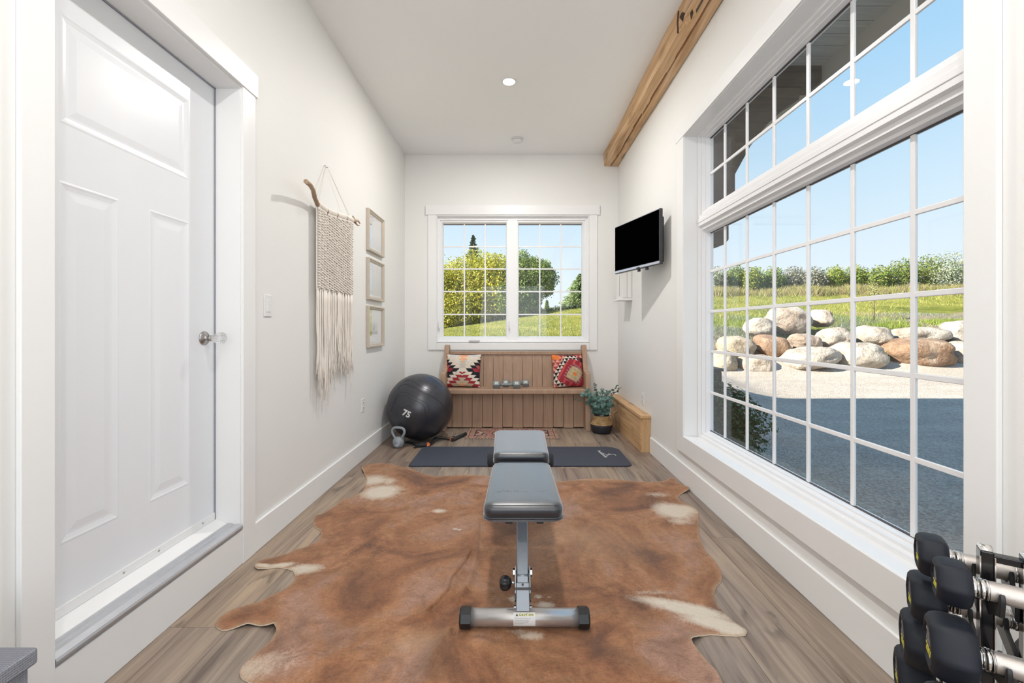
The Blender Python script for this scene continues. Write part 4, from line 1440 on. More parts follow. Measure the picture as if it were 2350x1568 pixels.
# ------------------------------------------------------------------ kettlebell
kb = thing('kettlebell', 'small grey kettlebell on floor beside the exercise ball', 'kettlebell', (-1.13, 4.22, 0))
kbM = Matrix.Translation((-1.125, 4.20, 0)) @ Matrix.Rotation(math.radians(-14), 4, 'Z')
kprof = [(0.030, 0.0), (0.038, 0.002), (0.048, 0.018), (0.0535, 0.040), (0.054, 0.055), (0.050, 0.075), (0.040, 0.092), (0.022, 0.102), (0.006, 0.105)]
MB().lathe(kprof, 36, kbM).build('bell_body', M_kettle, kb)
hp = [(-0.030, 0, 0.085), (-0.052, 0, 0.115), (-0.066, 0, 0.145), (-0.062, 0, 0.172), (-0.040, 0, 0.187), (0, 0, 0.190), (0.040, 0, 0.187), (0.062, 0, 0.172), (0.066, 0, 0.145), (0.052, 0, 0.115), (0.030, 0, 0.085)]
# smooth
def smooth_path(p, n=2, closed=False):
    p = [Vector(q) for q in p]
    for _ in range(n):
        q = [p[0]]
        for a, b in zip(p[:-1], p[1:]):
            q += [a * 0.75 + b * 0.25, a * 0.25 + b * 0.75]
        q.append(p[-1]); p = q
    return p
hh = [kbM @ q for q in smooth_path(hp)]
MB().tube(hh, 0.0125, 12).build('handle', M_kettle, kb)
MB().lathe([(0.028, 0.0), (0.028, 0.003), (0.024, 0.004)], 24, kbM @ Matrix.Translation((0.014, -0.048, 0.046)) @ Matrix.Rotation(math.radians(82), 4, 'X')).build('weight_plate', plain('kettle_face', (0.36, 0.40, 0.46), 0.45, nscale=30), kb)

# ------------------------------------------------------------------ suspension strap
st = thing('suspension_strap', 'black webbing strap trainer with orange ends tangled on floor', 'exercise strap', (-0.75, 4.25, 0))
def P0(cx, cy, z=0.02):  # from the last crop
    return F(890 + cx * 210 / 2350, 960 + cy * 80 / 895, z)
def ribbon(pts, w, name, mat=None, th_=0.0025, tilt=0.0):
    pts = smooth_path(pts, 2)
    m = MB(); vs = []; fs = []
    for i, p in enumerate(pts):
        t_ = (pts[min(i + 1, len(pts) - 1)] - pts[max(i - 1, 0)]).normalized()
        side = t_.cross(Vector((0, 0, 1))).normalized()
        side = (side * math.cos(tilt) + Vector((0, 0, 1)) * math.sin(tilt))
        n_ = side.cross(t_).normalized()
        for a, b in ((-1, -1), (1, -1), (1, 1), (-1, 1)):
            vs.append(p + side * (w / 2) * a + n_ * th_ * b)
    for i in range(len(pts) - 1):
        for q in range(4):
            fs.append((i * 4 + q, i * 4 + (q + 1) % 4, (i + 1) * 4 + (q + 1) % 4, (i + 1) * 4 + q))
    fs.append((0, 1, 2, 3)); fs.append(((len(pts) - 1) * 4 + 3, (len(pts) - 1) * 4 + 2, (len(pts) - 1) * 4 + 1, (len(pts) - 1) * 4))
    m.add(vs, fs)
    return m.build(name, mat or M_strap, st, bevel=0.001)
ribbon([P0(450, 590, .012), P0(620, 590, .02), P0(780, 600, .024), P0(980, 620, .022), P0(1100, 640, .024), P0(1180, 560, .03), P0(1250, 470, .035), P0(1350, 470, .03), P0(1480, 490, .02), P0(1600, 500, .02), P0(1700, 470, .025)], 0.045, 'webbing_strap', tilt=0.25)
ribbon([P0(470, 620, .008), P0(640, 640, .01), P0(760, 690, .014), P0(980, 690, .012)], 0.05, 'webbing_strap')
ribbon([P0(700, 650, .02), P0(900, 660, .028), P0(1080, 620, .03), P0(1220, 520, .03), P0(1420, 520, .012), P0(1640, 540, .012)], 0.04, 'webbing_strap', tilt=0.35)
ribbon([P0(680, 760, .006), P0(780, 730, .008), P0(860, 740, .006)], 0.03, 'webbing_strap')
def grip(a, b, nm='foam_grip'):
    return MB().tube([a, b], 0.0175, 16).build('foam_grip', M_strap, st)
ga, gb_ = P0(700, 700, .020), P0(1005, 690, .020)
grip(ga, gb_)
gc, gd = P0(1650, 560, .020), P0(2000, 400, .020)
grip(gc, gd)
def endcap(c, n_):
    n_ = Vector(n_).normalized()
    Mz = Matrix.Translation(c) @ n_.to_track_quat('Z', 'Y').to_matrix().to_4x4()
    MB().lathe([(0.020, -0.012), (0.0205, 0.0), (0.0195, 0.006), (0.013, 0.007), (0.012, 0.004), (0.004, 0.004)], 24, Mz).build('end_cap', M_orange, st)
endcap(P0(1030, 680, .0215), (0.35, -1, 0.25))
endcap(P0(1645, 545, .0215), (-0.35, -1, 0.25))
ribbon([P0(1000, 740, .006), P0(1080, 700, .01), P0(1140, 620, .02), P0(1200, 540, .03)], 0.022, 'webbing_strap', tilt=0.4)
MB().tube(smooth_path([P0(1700, 430, .04), P0(1680, 380, .05), P0(1720, 365, .052), P0(1745, 400, .045), P0(1720, 430, .04)]), 0.003, 6).build('carabiner', M_chrome, st)

# ------------------------------------------------------------------ yoga mat
ym = thing('exercise_mat', 'dark navy exercise mat lying crosswise beyond the weight bench', 'mat', (0.05, 3.89, 0))
def rrect(x0, x1, y0, y1, rads, n=8):
    # rads: BL, BR, TR, TL
    pts = []
    for (cx, cy, rd, a0) in ((x0 + rads[0], y0 + rads[0], rads[0], PI), (x1 - rads[1], y0 + rads[1], rads[1], 1.5 * PI), (x1 - rads[2], y1 - rads[2], rads[2], 0), (x0 + rads[3], y1 - rads[3], rads[3], 0.5 * PI)):
        for k in range(n + 1):
            a = a0 + 0.5 * PI * k / n
            pts.append((cx + rd * math.cos(a), cy + rd * math.sin(a)))
    return pts
pts = rrect(-0.885, 0.978, 3.605, 4.18, (0.02, 0.06, 0.13, 0.05))
MB().prism(pts, 0.0005, 0.0125).build('mat_foam', M_mat, ym, bevel=0.003)
# logo: script word and leaping figure swoosh
c = F(1382, 1042, 0.0131)
dvec = F(1388.5, 1051.5, 0.0131) - F(1372.5, 1037.5, 0.0131)
text('ProSourceFit', 0.040, M_print, face_frame(c + Vector((0, 0, 0.0002)), dvec, Vector((-dvec.y, dvec.x, 0))), 'lettering', ym, 0.0002, bold=0.0006)
def P3(cx, cy): return F(1360 + cx * 70 / 2350, 1030 + cy * 30 / 1007, 0.0133)
sg = MB()
for ln, rd in (([(760, 330), (900, 400), (1050, 450), (1200, 420), (1310, 340)], [.001, .003, .0035, .002, .001]), ([(1030, 560), (1200, 490), (1400, 420), (1600, 420), (1720, 460), (1800, 530)], [.001, .003, .004, .0035, .003, .0015])):
    sg.tube([P3(*q) for q in ln], [x * 1.4 for x in rd], 6, flat=0.12, up=(0, 0, 1))
sg.build('swoosh_mark', M_print, ym)

# ------------------------------------------------------------------ small persian rug
rg = thing('persian_rug', 'small patterned pink and beige rug at foot of the pew', 'rug', (-0.04, 4.7, 0))
m = MB(); cols = []
NX, NY = 150, 72
rx0, rx1, ry0, ry1 = -0.527, 0.457, 4.505, 4.975
RP = (0.42, 0.20, 0.17); RB = (0.55, 0.42, 0.31); RD = (0.055, 0.045, 0.05); RR = (0.30, 0.09, 0.08); RG = (0.30, 0.30, 0.24)
def rugcol(u, v):
    x = u * (rx1 - rx0); y = v * (ry1 - ry0)
    W_ = rx1 - rx0; H_ = ry1 - ry0
    e = min(x, W_ - x, y, H_ - y)
    if e < 0.012: return RD if (int((x + y) * 60) % 2) else RB
    if e < 0.03:
        return RB if (int(x * 45) + int(y * 45)) % 2 else RR
    if e < 0.038: return RD
    if e < 0.095:
        t_ = (x if min(y, H_ - y) < min(x, W_ - x) else y)
        a = (t_ / 0.085) % 1.0 - 0.5; b = (e - 0.066) / 0.05
        q = abs(a) * 1.5 + abs(b)
        if q < 0.22: return RD
        if q < 0.42: return RB
        if q < 0.52: return RD
        return RP if int(t_ / 0.085) % 2 else (0.47, 0.30, 0.22)
    if e < 0.103: return RD
    a = ((x - W_ / 2) / 0.26) % 1.0 - 0.5; b = (y - H_ / 2) / 0.20
    q = math.sqrt((a * 1.7) ** 2 + b * b)
    n_ = noise.noise(Vector((x * 38, y * 38, 3)))
    if n_ > 0.28: return RD
    if n_ < -0.33: return RG
    if q < 0.25: return RR
    if q < 0.5: return RB
    if q < 0.58: return RD
    return RP
vs = []
for j in range(NY + 1):
    for i in range(NX + 1):
        vs.append((rx0 + (rx1 - rx0) * i / NX, ry0 + (ry1 - ry0) * j / NY, 0.0065 + 0.0006 * noise.noise(Vector((i * 0.3, j * 0.3, 0)))))
fs = []
for j in range(NY):
    for i in range(NX):
        a = j * (NX + 1) + i
        fs.append((a, a + 1, a + NX + 2, a + NX + 1)); cols.append(rugcol((i + 0.5) / NX, (j + 0.5) / NY))
m.add(vs, fs, True)
m.build('rug_pile', M_rugm, rg, col=cols)
MB().box((rx0, ry0, 0.0004), (rx1, ry1, 0.0058)).build('rug_backing', plain('rug_back', (0.3, 0.22, 0.16), 0.9, nscale=60), rg, bevel=0.002)

# ------------------------------------------------------------------ plant
pc_ = Vector((0.952, 4.79, 0))
pt_ = thing('potted_eucalyptus', 'eucalyptus plant in two tone seagrass belly basket by pew', 'potted plant', pc_)
bp_ = [(0.085, 0.0), (0.096, 0.004), (0.108, 0.03), (0.118, 0.075), (0.1215, 0.098)]
MB().lathe(bp_, 40, Matrix.Translation(pc_)).build('basket_base', M_basketblack, pt_, )
MB().lathe([(0.1215, 0.098), (0.119, 0.108), (0.104, 0.128), (0.096, 0.15), (0.090, 0.178), (0.088, 0.192), (0.083, 0.192), (0.083, 0.16)], 40, Matrix.Translation(pc_), caps=False).build('basket_collar', M_basket, pt_)
MB().lathe([(0.080, 0.186), (0.0815, 0.215), (0.078, 0.218), (0.076, 0.205), (0.01, 0.204)], 32, Matrix.Translation(pc_), caps=False).build('inner_pot', M_black, pt_)
hd = smooth_path([pc_ + Vector((0.075, -0.03, 0.175)), pc_ + Vector((0.088, -0.045, 0.20)), pc_ + Vector((0.115, -0.05, 0.225)), pc_ + Vector((0.145, -0.04, 0.238)), pc_ + Vector((0.165, -0.03, 0.25))])
MB().tube(hd, 0.0045, 6).build('basket_handle', M_basket, pt_)
rr = random.Random(11)
lf = MB(); lcol = []
stems_end = []
def add_leaf(m, cols, c, nrm_, r_, col, wid=0.85, n=7):
    nrm_ = nrm_.normalized()
    a = nrm_.orthogonal().normalized()
    b = nrm_.cross(a)
    th0 = rr.uniform(0, 6.28)
    ring = []
    for k in range(n):
        th = th0 + 2 * PI * k / n
        d = a * math.cos(th) * r_ + b * math.sin(th) * r_ * wid
        ring.append(c + d - nrm_ * (0.18 * r_ * abs(math.sin(th))))
    base = len(m.v)
    m.v += ring + [c + nrm_ * 0.02 * r_]
    for k in range(n):
        m.f.append((base + k, base + (k + 1) % n, base + n)); m.s.append(True); cols.append(col)
top = pc_ + Vector((0, 0, 0.21))
targets = [W(1364, 880, 4.80), W(1345, 893, 4.75), W(1382, 893, 4.70), W(1392, 898, 4.85), W(1418, 884, 4.9), W(1424, 890, 4.95), W(1318, 917, 4.70), W(1335, 905, 4.68),
           W(1350, 905, 4.65), W(1365, 905, 4.62), W(1375, 915, 4.60), W(1392, 915, 4.65), W(1405, 910, 4.75), W(1400, 925, 4.68), W(1362, 930, 4.62), W(1385, 930, 4.60), W(1410, 930, 4.8), W(1348, 925, 4.75), W(1372, 900, 4.85), W(1400, 900, 4.95)]
sm = MB()
for ti, e in enumerate(targets):
    s0 = top + Vector((rr.uniform(-0.04, 0.04), rr.uniform(-0.04, 0.04), -0.01))
    mid = (s0 + e) / 2 + Vector((0, 0, 0.05)) + (e - s0) * 0.05
    path = smooth_path([s0, mid, e], 2)
    sm.tube(path, [0.0025] * (len(path) - 2) + [0.0015, 0.001], 5)
    nl = 9
    thin = ti in (0, 4, 5, 6)
    for k in range(nl):
        f = 0.25 + 0.75 * k / (nl - 1)
        q = f * (len(path) - 1); i0 = min(int(q), len(path) - 2)
        p = path[i0].lerp(path[i0 + 1], q - i0)
        t_ = (path[i0 + 1] - path[i0]).normalized()
        sz = (0.024 * (1.15 - f) + 0.008) * rr.uniform(0.8, 1.2)
        if thin: sz *= 0.62
        for sgn in (-1, 1):
            side = t_.orthogonal().normalized()
            side.rotate(Matrix.Rotation(rr.uniform(0, 6.28), 3, t_))
            c_ = p + side * sz * 1.05 * sgn
            nn_ = (t_ * 0.5 + Vector((rr.uniform(-.6, .6), rr.uniform(-1.2, -0.1), rr.uniform(-.2, .9)))).normalized()
            g = rr.uniform(0.75, 1.25)
            base_c = (0.10, 0.20, 0.17) if rr.random() < 0.6 else (0.16, 0.27, 0.25)
            if thin: base_c = (0.07, 0.11, 0.09)
            add_leaf(lf, lcol, c_, nn_, sz, tuple(x * g for x in base_c))
sm.build('stem', M_stem, pt_)['kind'] = 'stuff'
lo2 = lf.build('leaves', M_euc, pt_, col=lcol)
lo2['kind'] = 'stuff'

# ------------------------------------------------------------------ grey ottoman at lower left
ot = thing('ottoman', 'grey woven fabric storage ottoman at the left edge before door casing', 'ottoman', (-1.15, 0.72, 0))
ox1, oy1, oz1 = -0.983, 0.900, 0.493
MB().box((XL + 0.02, oy1 - 0.36, oz1 - 0.034), (ox1, oy1, oz1)).build('lid', M_ottoman, ot, bevel=0.006, seg=3)
MB().box((XL + 0.03, oy1 - 0.35, 0.0), (ox1 - 0.010, oy1 - 0.010, oz1 - 0.036)).build('box_body', M_ottoman, ot, bevel=0.004)

# ------------------------------------------------------------------ cowhide rug
def c3(x, y): return (460 + x * 640 / 1901, 1040 + y * 528 / 1568)
def c4(x, y): return (1250 + x * 640 / 1901, 1040 + y * 528 / 1568)
left = [(1820, 145), (1700, 152), (1600, 158), (1540, 143), (1480, 125), (1420, 100), (1360, 90), (1300, 72), (1200, 68), (1130, 78), (1095, 98), (1105, 125), (1122, 150), (1135, 175), (1125, 225), (1105, 262), (1060, 283), (1030, 300), (985, 305), (950, 328), (930, 350), (880, 382), (830, 412), (785, 425), (765, 460), (770, 490), (790, 510), (815, 520), (822, 560), (800, 600), (760, 620), (720, 640), (640, 660), (590, 685), (520, 705), (440, 722), (395, 740), (372, 765), (372, 785), (395, 795), (460, 785), (520, 776), (590, 785), (630, 800), (645, 835), (640, 870), (600, 905), (560, 935), (500, 962), (450, 985), (390, 1015), (300, 1040), (230, 1060), (190, 1080), (150, 1105), (120, 1130), (104, 1160), (110, 1190), (150, 1208), (190, 1202), (220, 1195), (270, 1182), (320, 1172), (400, 1180), (460, 1188), (500, 1190), (515, 1215), (515, 1240), (500, 1270), (490, 1295), (480, 1310), (440, 1332), (400, 1350), (370, 1375), (340, 1400), (305, 1430), (280, 1455), (265, 1490), (272, 1520), (290, 1540), (350, 1565)]
right = [(100, 195), (180, 186), (250, 178), (330, 173), (400, 172), (500, 180), (600, 190), (660, 194), (720, 195), (800, 193), (830, 183), (850, 172), (880, 170), (900, 188), (930, 212), (980, 245), (985, 258), (965, 266), (940, 272), (920, 285), (905, 298), (930, 330), (980, 350), (1030, 380), (1048, 400), (1050, 440), (1050, 520), (1055, 570), (1080, 630), (1100, 668), (1130, 700), (1160, 735), (1185, 770), (1202, 800), (1210, 830), (1205, 870), (1185, 890), (1170, 910), (1160, 935), (1155, 960), (1165, 1010), (1180, 1040), (1200, 1060), (1240, 1100), (1280, 1140), (1340, 1180), (1372, 1198), (1384, 1218), (1370, 1238), (1310, 1245), (1250, 1242), (1200, 1238), (1110, 1235), (1080, 1245), (1050, 1260), (1010, 1290), (1000, 1310), (1010, 1335), (1060, 1380), (1120, 1430), (1170, 1480), (1200, 1530), (1215, 1568)]
poly = [F(*c3(*q), 0.006).to_2d() for q in left]
# unseen rump end of the hide, below the frame
poly += [Vector(q) for q in ((-0.82, 1.38), (-0.78, 1.32), (-0.66, 1.26), (-0.62, 1.16), (-0.70, 1.02), (-0.76, 0.86), (-0.70, 0.74), (-0.60, 0.76), (-0.50, 0.90), (-0.36, 0.96), (-0.15, 0.93), (0.02, 0.90), (0.04, 0.78), (0.08, 0.90), (0.28, 0.94), (0.42, 0.90), (0.50, 0.76), (0.60, 0.74), (0.66, 0.86), (0.60, 1.02), (0.56, 1.16), (0.62, 1.28))]
poly += [F(*c4(*q), 0.006).to_2d() for q in right[::-1]]
def inside(p, poly):
    c = False
    n = len(poly)
    j = n - 1
    for i in range(n):
        a, b = poly[i], poly[j]
        if (a.y > p.y) != (b.y > p.y) and p.x < (b.x - a.x) * (p.y - a.y) / (b.y - a.y) + a.x: c = not c
        j = i
    return c
# densify + rough the outline
dense = []
n = len(poly)
for i in range(n):
    a, b = poly[i], poly[(i + 1) % n]
    k = max(1, int((b - a).length / 0.012))
    for q in range(k):
        p = a.lerp(b, q / k)
        nv = noise.noise(Vector((p.x * 60, p.y * 60, 0))) * 0.0022
        dense.append(Vector((p.x + nv, p.y + noise.noise(Vector((p.x * 60, p.y * 60, 7))) * 0.0022)))
import bisect
def edge_dist(p):
    best = 9
    for q in dense_s:
        d = (p - q).length_squared
        if d < best: best = d
    return math.sqrt(best)
dense_s = dense[::2]
from mathutils.kdtree import KDTree
kd = KDTree(len(dense))
for i, q in enumerate(dense): kd.insert((q.x, q.y, 0), i)
kd.balance()
pts = list(dense)
xs_ = [p.x for p in dense]; ys_ = [p.y for p in dense]
step = 0.0145
rr = random.Random(5)
y = min(ys_)
row = 0
while y < max(ys_):
    x = min(xs_) + (step / 2 if row % 2 else 0)
    while x < max(xs_):
        p = Vector((x + rr.uniform(-.002, .002), y + rr.uniform(-.002, .002)))
        if kd.find((p.x, p.y, 0))[2] > 0.006 and inside(p, dense): pts.append(p)
        x += step
    y += step * 0.866
    row += 1
nE = len(dense)
CRE = [[(1850, 690), (1805, 765), (1720, 870), (1700, 950), (1620, 1040), (1550, 1110)], [(1890, 500), (1885, 640), (1870, 760), (1850, 850), (1810, 950), (1770, 1010)], [(1700, 1230), (1650, 1300), (1580, 1420), (1500, 1560)]]
for ln in CRE:
    q_ = [F(*c3(*q), 0.006).to_2d() for q in ln]
    for a, b in zip(q_[:-1], q_[1:]):
        k = int((b - a).length / 0.006) + 1
        nrm2 = Vector((-(b - a).y, (b - a).x)).normalized()
        for t_ in range(k):
            p = a.lerp(b, t_ / k)
            for of in (-0.018, -0.011, -0.0055, 0.0, 0.0055, 0.011, 0.018): pts.append(p + nrm2 * of)
edges = [(i, (i + 1) % nE) for i in range(nE)]
vv, ee, ff, _, _, _ = delaunay_2d_cdt(pts, edges, [list(range(nE))], 1, 1e-6)
def seg_d(p, a, b):
    ab = b - a
    t_ = max(0, min(1, (p - a).dot(ab) / ab.length_squared))
    return (p - (a + ab * t_)).length, t_
def line2(lst, f=c3): return [F(*f(*q), 0.006).to_2d() for q in lst]
crease1 = line2([(1850, 690), (1805, 765), (1720, 870), (1700, 950), (1620, 1040), (1550, 1110)])
fold1 = line2([(1890, 500), (1885, 640), (1870, 760), (1850, 850), (1810, 950), (1770, 1010)])
fold2 = line2([(1700, 1230), (1650, 1300), (1580, 1420), (1500, 1560)])
fold3 = line2([(0, 1250), (60, 1330), (120, 1400)], c4)
def poly_d(p, ln):
    return min(seg_d(p, a, b)[0] for a, b in zip(ln[:-1], ln[1:]))
def hide_h(p):
    e = kd.find((p.x, p.y, 0))[2]
    h = 0.0055 + 0.0035 * (1 + noise.noise(Vector((p.x * 3.2, p.y * 3.2, 0)))) * min(1, e / 0.08)
    h += 0.0025 * (1 + noise.noise(Vector((p.x * 9, p.y * 9, 4)))) * min(1, e / 0.05)
    # curled lips at a few edge places
    for (cx, cy, rad, hh_) in curls:
        d = math.hypot(p.x - cx, p.y - cy)
        if d < rad: h += hh_ * (1 - d / rad) * max(0, 1 - e / 0.06)
    dc = poly_d(p, crease1)
    side = 1
    h += 0.020 * math.exp(-(dc / 0.022) ** 2) - 0.024 * math.exp(-(dc / 0.0055) ** 2)
    h += 0.024 * math.exp(-(poly_d(p, fold1) / 0.016) ** 2)
    h += 0.020 * math.exp(-(poly_d(p, fold2) / 0.018) ** 2)
    # stays flat under the bench foot bar
    if abs(p.y - 1.665) < 0.06 and -0.24 < p.x < 0.31: h = min(h, 0.009)
    return max(0.004, h)
curls = [(F(*c3(510, 1200)).x, F(*c3(510, 1200)).y, 0.07, 0.022), (F(*c3(500, 1300)).x, F(*c3(500, 1300)).y, 0.07, 0.022), (F(*c3(420, 760)).x, F(*c3(420, 780)).y, 0.06, 0.014), (F(*c4(985, 1320)).x, F(*c4(985, 1320)).y, 0.09, 0.028), (F(*c4(960, 255)).x, F(*c4(960, 255)).y, 0.09, 0.022), (F(*c3(1110, 130)).x, F(*c3(1110, 130)).y, 0.09, 0.018), (F(*c3(330, 1180)).x, F(*c3(330, 1180)).y, 0.06, 0.010)]
patches = []  # (x,y, rx, ry, rot, w, channel)
def pa(q, f, rx, ry, w, ch=0, rot=0.0):
    p = F(*f(*q), 0.006)
    patches.append((p.x, p.y, rx, ry, w, ch, rot))
pa((1230, 270), c3, 0.11, 0.11, 1.35)
pa((1180, 190), c3, 0.11, 0.10, 0.95)
pa((1290, 200), c3, 0.05, 0.07, 0.7)
pa((680, 800), c3, 0.085, 0.035, 1.2, 0, 0.1)
pa((540, 770), c3, 0.06, 0.018, 1.1, 0, 0.2)
pa((430, 775), c3, 0.05, 0.016, 1.0)
pa((330, 1480), c3, 0.10, 0.06, 0.55)
pa((450, 1420), c3, 0.12, 0.06, 0.42)
pa((1630, 400), c3, 0.042, 0.030, 0.85)
pa((1733, 523), c3, 0.010, 0.010, 1.3)
pa((1762, 530), c3, 0.010, 0.009, 1.3)
pa((880, 400), c4, 0.10, 0.10, 1.35)
pa((970, 390), c4, 0.07, 0.07, 1.0)
pa((930, 470), c4, 0.09, 0.05, 0.6)
pa((780, 290), c4, 0.10, 0.05, 0.45)
pa((1000, 1080), c4, 0.14, 0.035, 1.3, 0, -0.32)
pa((1180, 1170), c4, 0.11, 0.032, 1.4, 0, -0.32)
pa((820, 1030), c4, 0.12, 0.03, 0.9, 0, -0.25)
pa((1300, 1215), c4, 0.06, 0.02, 1.3)
pa((740, 960), c4, 0.10, 0.02, 0.45)
p_ = W(0, 0, 1)
for (px, py, rx, ry, w) in ((1188, 1378, 0.035, 0.022, 0.95), (1235, 1372, 0.014, 0.010, 1.2), (1252, 1392, 0.035, 0.020, 0.95), (1262, 1374, 0.010, 0.006, 1.0), (1200, 1392, 0.035, 0.018, 0.85), (1215, 1462, 0.055, 0.026, 0.7), (1190, 1452, 0.05, 0.012, 0.6)):
    q = F(px, py, 0.006); patches.append((q.x, q.y, rx, ry, w, 0, 0.0))
pa((500, 1290), c3, 0.05, 0.04, 0.8, 1)
pa((700, 1150), c3, 0.03, 0.03, 0.5, 1)
pa((930, 1260), c3, 0.07, 0.05, 0.55, 1)
pa((1640, 1300), c3, 0.04, 0.10, 0.55, 1)
pa((1560, 1450), c3, 0.05, 0.08, 0.55, 1)
pa((1810, 760), c3, 0.03, 0.14, 0.4, 1)
pa((620, 700), c4, 0.10, 0.07, 0.35, 1)
pa((700, 1140), c4, 0.06, 0.05, 0.55, 1)
pa((450, 1380), c4, 0.10, 0.03, 0.6, 1, -0.5)
pa((350, 1300), c4, 0.06, 0.03, 0.5, 1, -0.5)
pa((870, 1310), c4, 0.07, 0.025, 0.7, 1)
pa((700, 870), c3, 0.2, 0.08, 0.35, 1)
pa((1700, 110), c3, 0.5, 0.04, 0.5, 2)
pa((1850, 150), c3, 0.3, 0.03, 0.6, 2)
pa((350, 180), c4, 0.3, 0.03, 0.6, 2)
pa((200, 550), c4, 0.2, 0.10, 0.3, 2)
pa((1450, 1300), c3, 0.08, 0.05, 0.45, 2)
pa((300, 650), c4, 0.28, 0.13, 0.25, 2)
def patchcol(p):
    ch = [0.0, 0.0, 0.0]
    for (cx, cy, rx, ry, w, c_, rot) in patches:
        dx, dy = p.x - cx, p.y - cy
        if rot:
            dx, dy = dx * math.cos(rot) + dy * math.sin(rot), -dx * math.sin(rot) + dy * math.cos(rot)
        q = (dx / rx) ** 2 + (dy / ry) ** 2
        if q < 9: ch[c_] = max(ch[c_], w * math.exp(-q * 0.8)) if c_ == 0 else min(1, ch[c_] + w * math.exp(-q * 0.7))
    e = kd.find((p.x, p.y, 0))[2]
    ch[2] = min(1, ch[2] + 0.8 * math.exp(-e / 0.007))
    return ch
me = bpy.data.meshes.new('cowhide_rug')
V3 = [(p.x, p.y, hide_h(p)) for p in vv]
nV = len(V3)
# add an underside edge skirt
fset = [tuple(f) for f in ff]
skirt0 = []
Vs = list(V3)
mapb = {}
for i in range(nE):
    p = vv[i]
    Vs.append((p.x, p.y, max(0.001, V3[i][2] - 0.0045)))
fs = list(fset)
for i in range(nE):
    j = (i + 1) % nE
    fs.append((i, j, nV + j, nV + i))
me.from_pydata(Vs, [], fs)
me.materials.append(M_hide)
me.materials.append(M_hideedge)
for k, pol in enumerate(me.polygons):
    pol.use_smooth = True
    if k >= len(fset): pol.material_index = 1
ca = me.color_attributes.new('patch', 'FLOAT_COLOR', 'POINT')
buf = []
for i, p in enumerate(Vs):
    c_ = patchcol(Vector((p[0], p[1])))
    buf += [*c_, 1.0]
ca.data.foreach_set('color', buf)
bm = bmesh.new(); bm.from_mesh(me); bmesh.ops.recalc_face_normals(bm, faces=bm.faces)
upn = sum(f.normal.z * f.calc_area() for f in bm.faces)
if upn < 0: bmesh.ops.reverse_faces(bm, faces=bm.faces)
bm.to_mesh(me); bm.free()
ch_ = bpy.data.objects.new('cowhide_rug', me)
COL.objects.link(ch_)
tag(ch_, 'large reddish brown cowhide rug with white leg patches', 'rug')

# ------------------------------------------------------------------ weight bench
BXc = 0.030
wbch = thing('weight_bench', 'adjustable black padded weight bench with silver frame', 'weight bench', (BXc, 2.1, 0))
def pad(yn, yf, zn, zf, wn, wf, th_, rad, name, parent, front_round=0.05):
    """rounded upholstered pad: top surface from (yn,zn) to (yf,zf)"""
    L = yf - yn
    layers = [(-1.0, 0.010), (-0.93, 0.003), (-0.80, 0.0), (-0.71, 0.001), (-0.70, 0.0), (-0.30, 0.0), (-0.18, 0.002), (-0.08, 0.008), (-0.03, 0.016), (0.0, 0.032)]
    def outline(ins):
        r0 = rad
        pts_ = rrect(-0.5, 0.5, 0, 1, (0, 0, 0, 0), 1)
        out = []
        base = rrect(-wn / 2 + ins, wn / 2 - ins, ins, L - ins, (max(0.01, rad - ins * .5),) * 4, 7)
        for (x, y) in base:
            f = y / L
            out.append((x * (1 + (wf / wn - 1) * f), y))
        return out
    m = MB(); vs = []; fs = []
    n = None
    for (h, ins) in layers:
        o_ = outline(ins)
        n = len(o_)
        for (x, y) in o_:
            f = y / L
            zt = zn + (zf - zn) * f
            vs.append((BXc + x, yn + y, zt + h * th_))
    for k in range(len(layers) - 1):
        for q in range(n):
            fs.append((k * n + q, k * n + (q + 1) % n, (k + 1) * n + (q + 1) % n, (k + 1) * n + q))
    fs.append(tuple(range(n))[::-1])
    m.add(vs, fs, True)
    # crowned top
    b = len(layers) - 1
    prev = [b * n + q for q in range(n)]
    cz = [(0.10, 0.0025), (0.3, 0.004), (0.6, 0.005)]
    cxm = BXc; cym = yn + L / 2
    ring = prev
    for (ins_, up_) in ((0.048, 0.0012), (0.066, 0.0018), (0.085, 0.0020)):
        nr = []
        for (x, y) in outline(ins_):
            zt = zn + (zf - zn) * (y / L)
            m.v.append(Vector((BXc + x, yn + y, zt + up_)))
            nr.append(len(m.v) - 1)
        for q in range(n):
            m.f.append((ring[q], ring[(q + 1) % n], nr[(q + 1) % n], nr[q])); m.s.append(True)
        ring = nr
    m.f.append(tuple(ring)); m.s.append(True)
    po = m.build(name, M_vinylblack, parent)
    # stitched piping seams
    for h in (-0.72, -0.84):
        o2 = outline(0.0)
        pp = []
        for (x, y) in o2 + o2[:1]:
            zt = zn + (zf - zn) * (y / L)
            pp.append((BXc + x * 1.003, yn + y + (0.0005 if y > L / 2 else -0.0005), zt + h * th_))
        MB().tube(pp, 0.0014, 5, caps=False).build('piping', M_vinylblack, po)
    return po
seat = pad(1.545, 2.060, 0.520, 0.520, 0.289, 0.268, 0.062, 0.035, 'seat_pad', wbch)
back = pad(2.090, 2.790, 0.550, 0.499, 0.268, 0.314, 0.060, 0.030, 'back_pad', wbch)
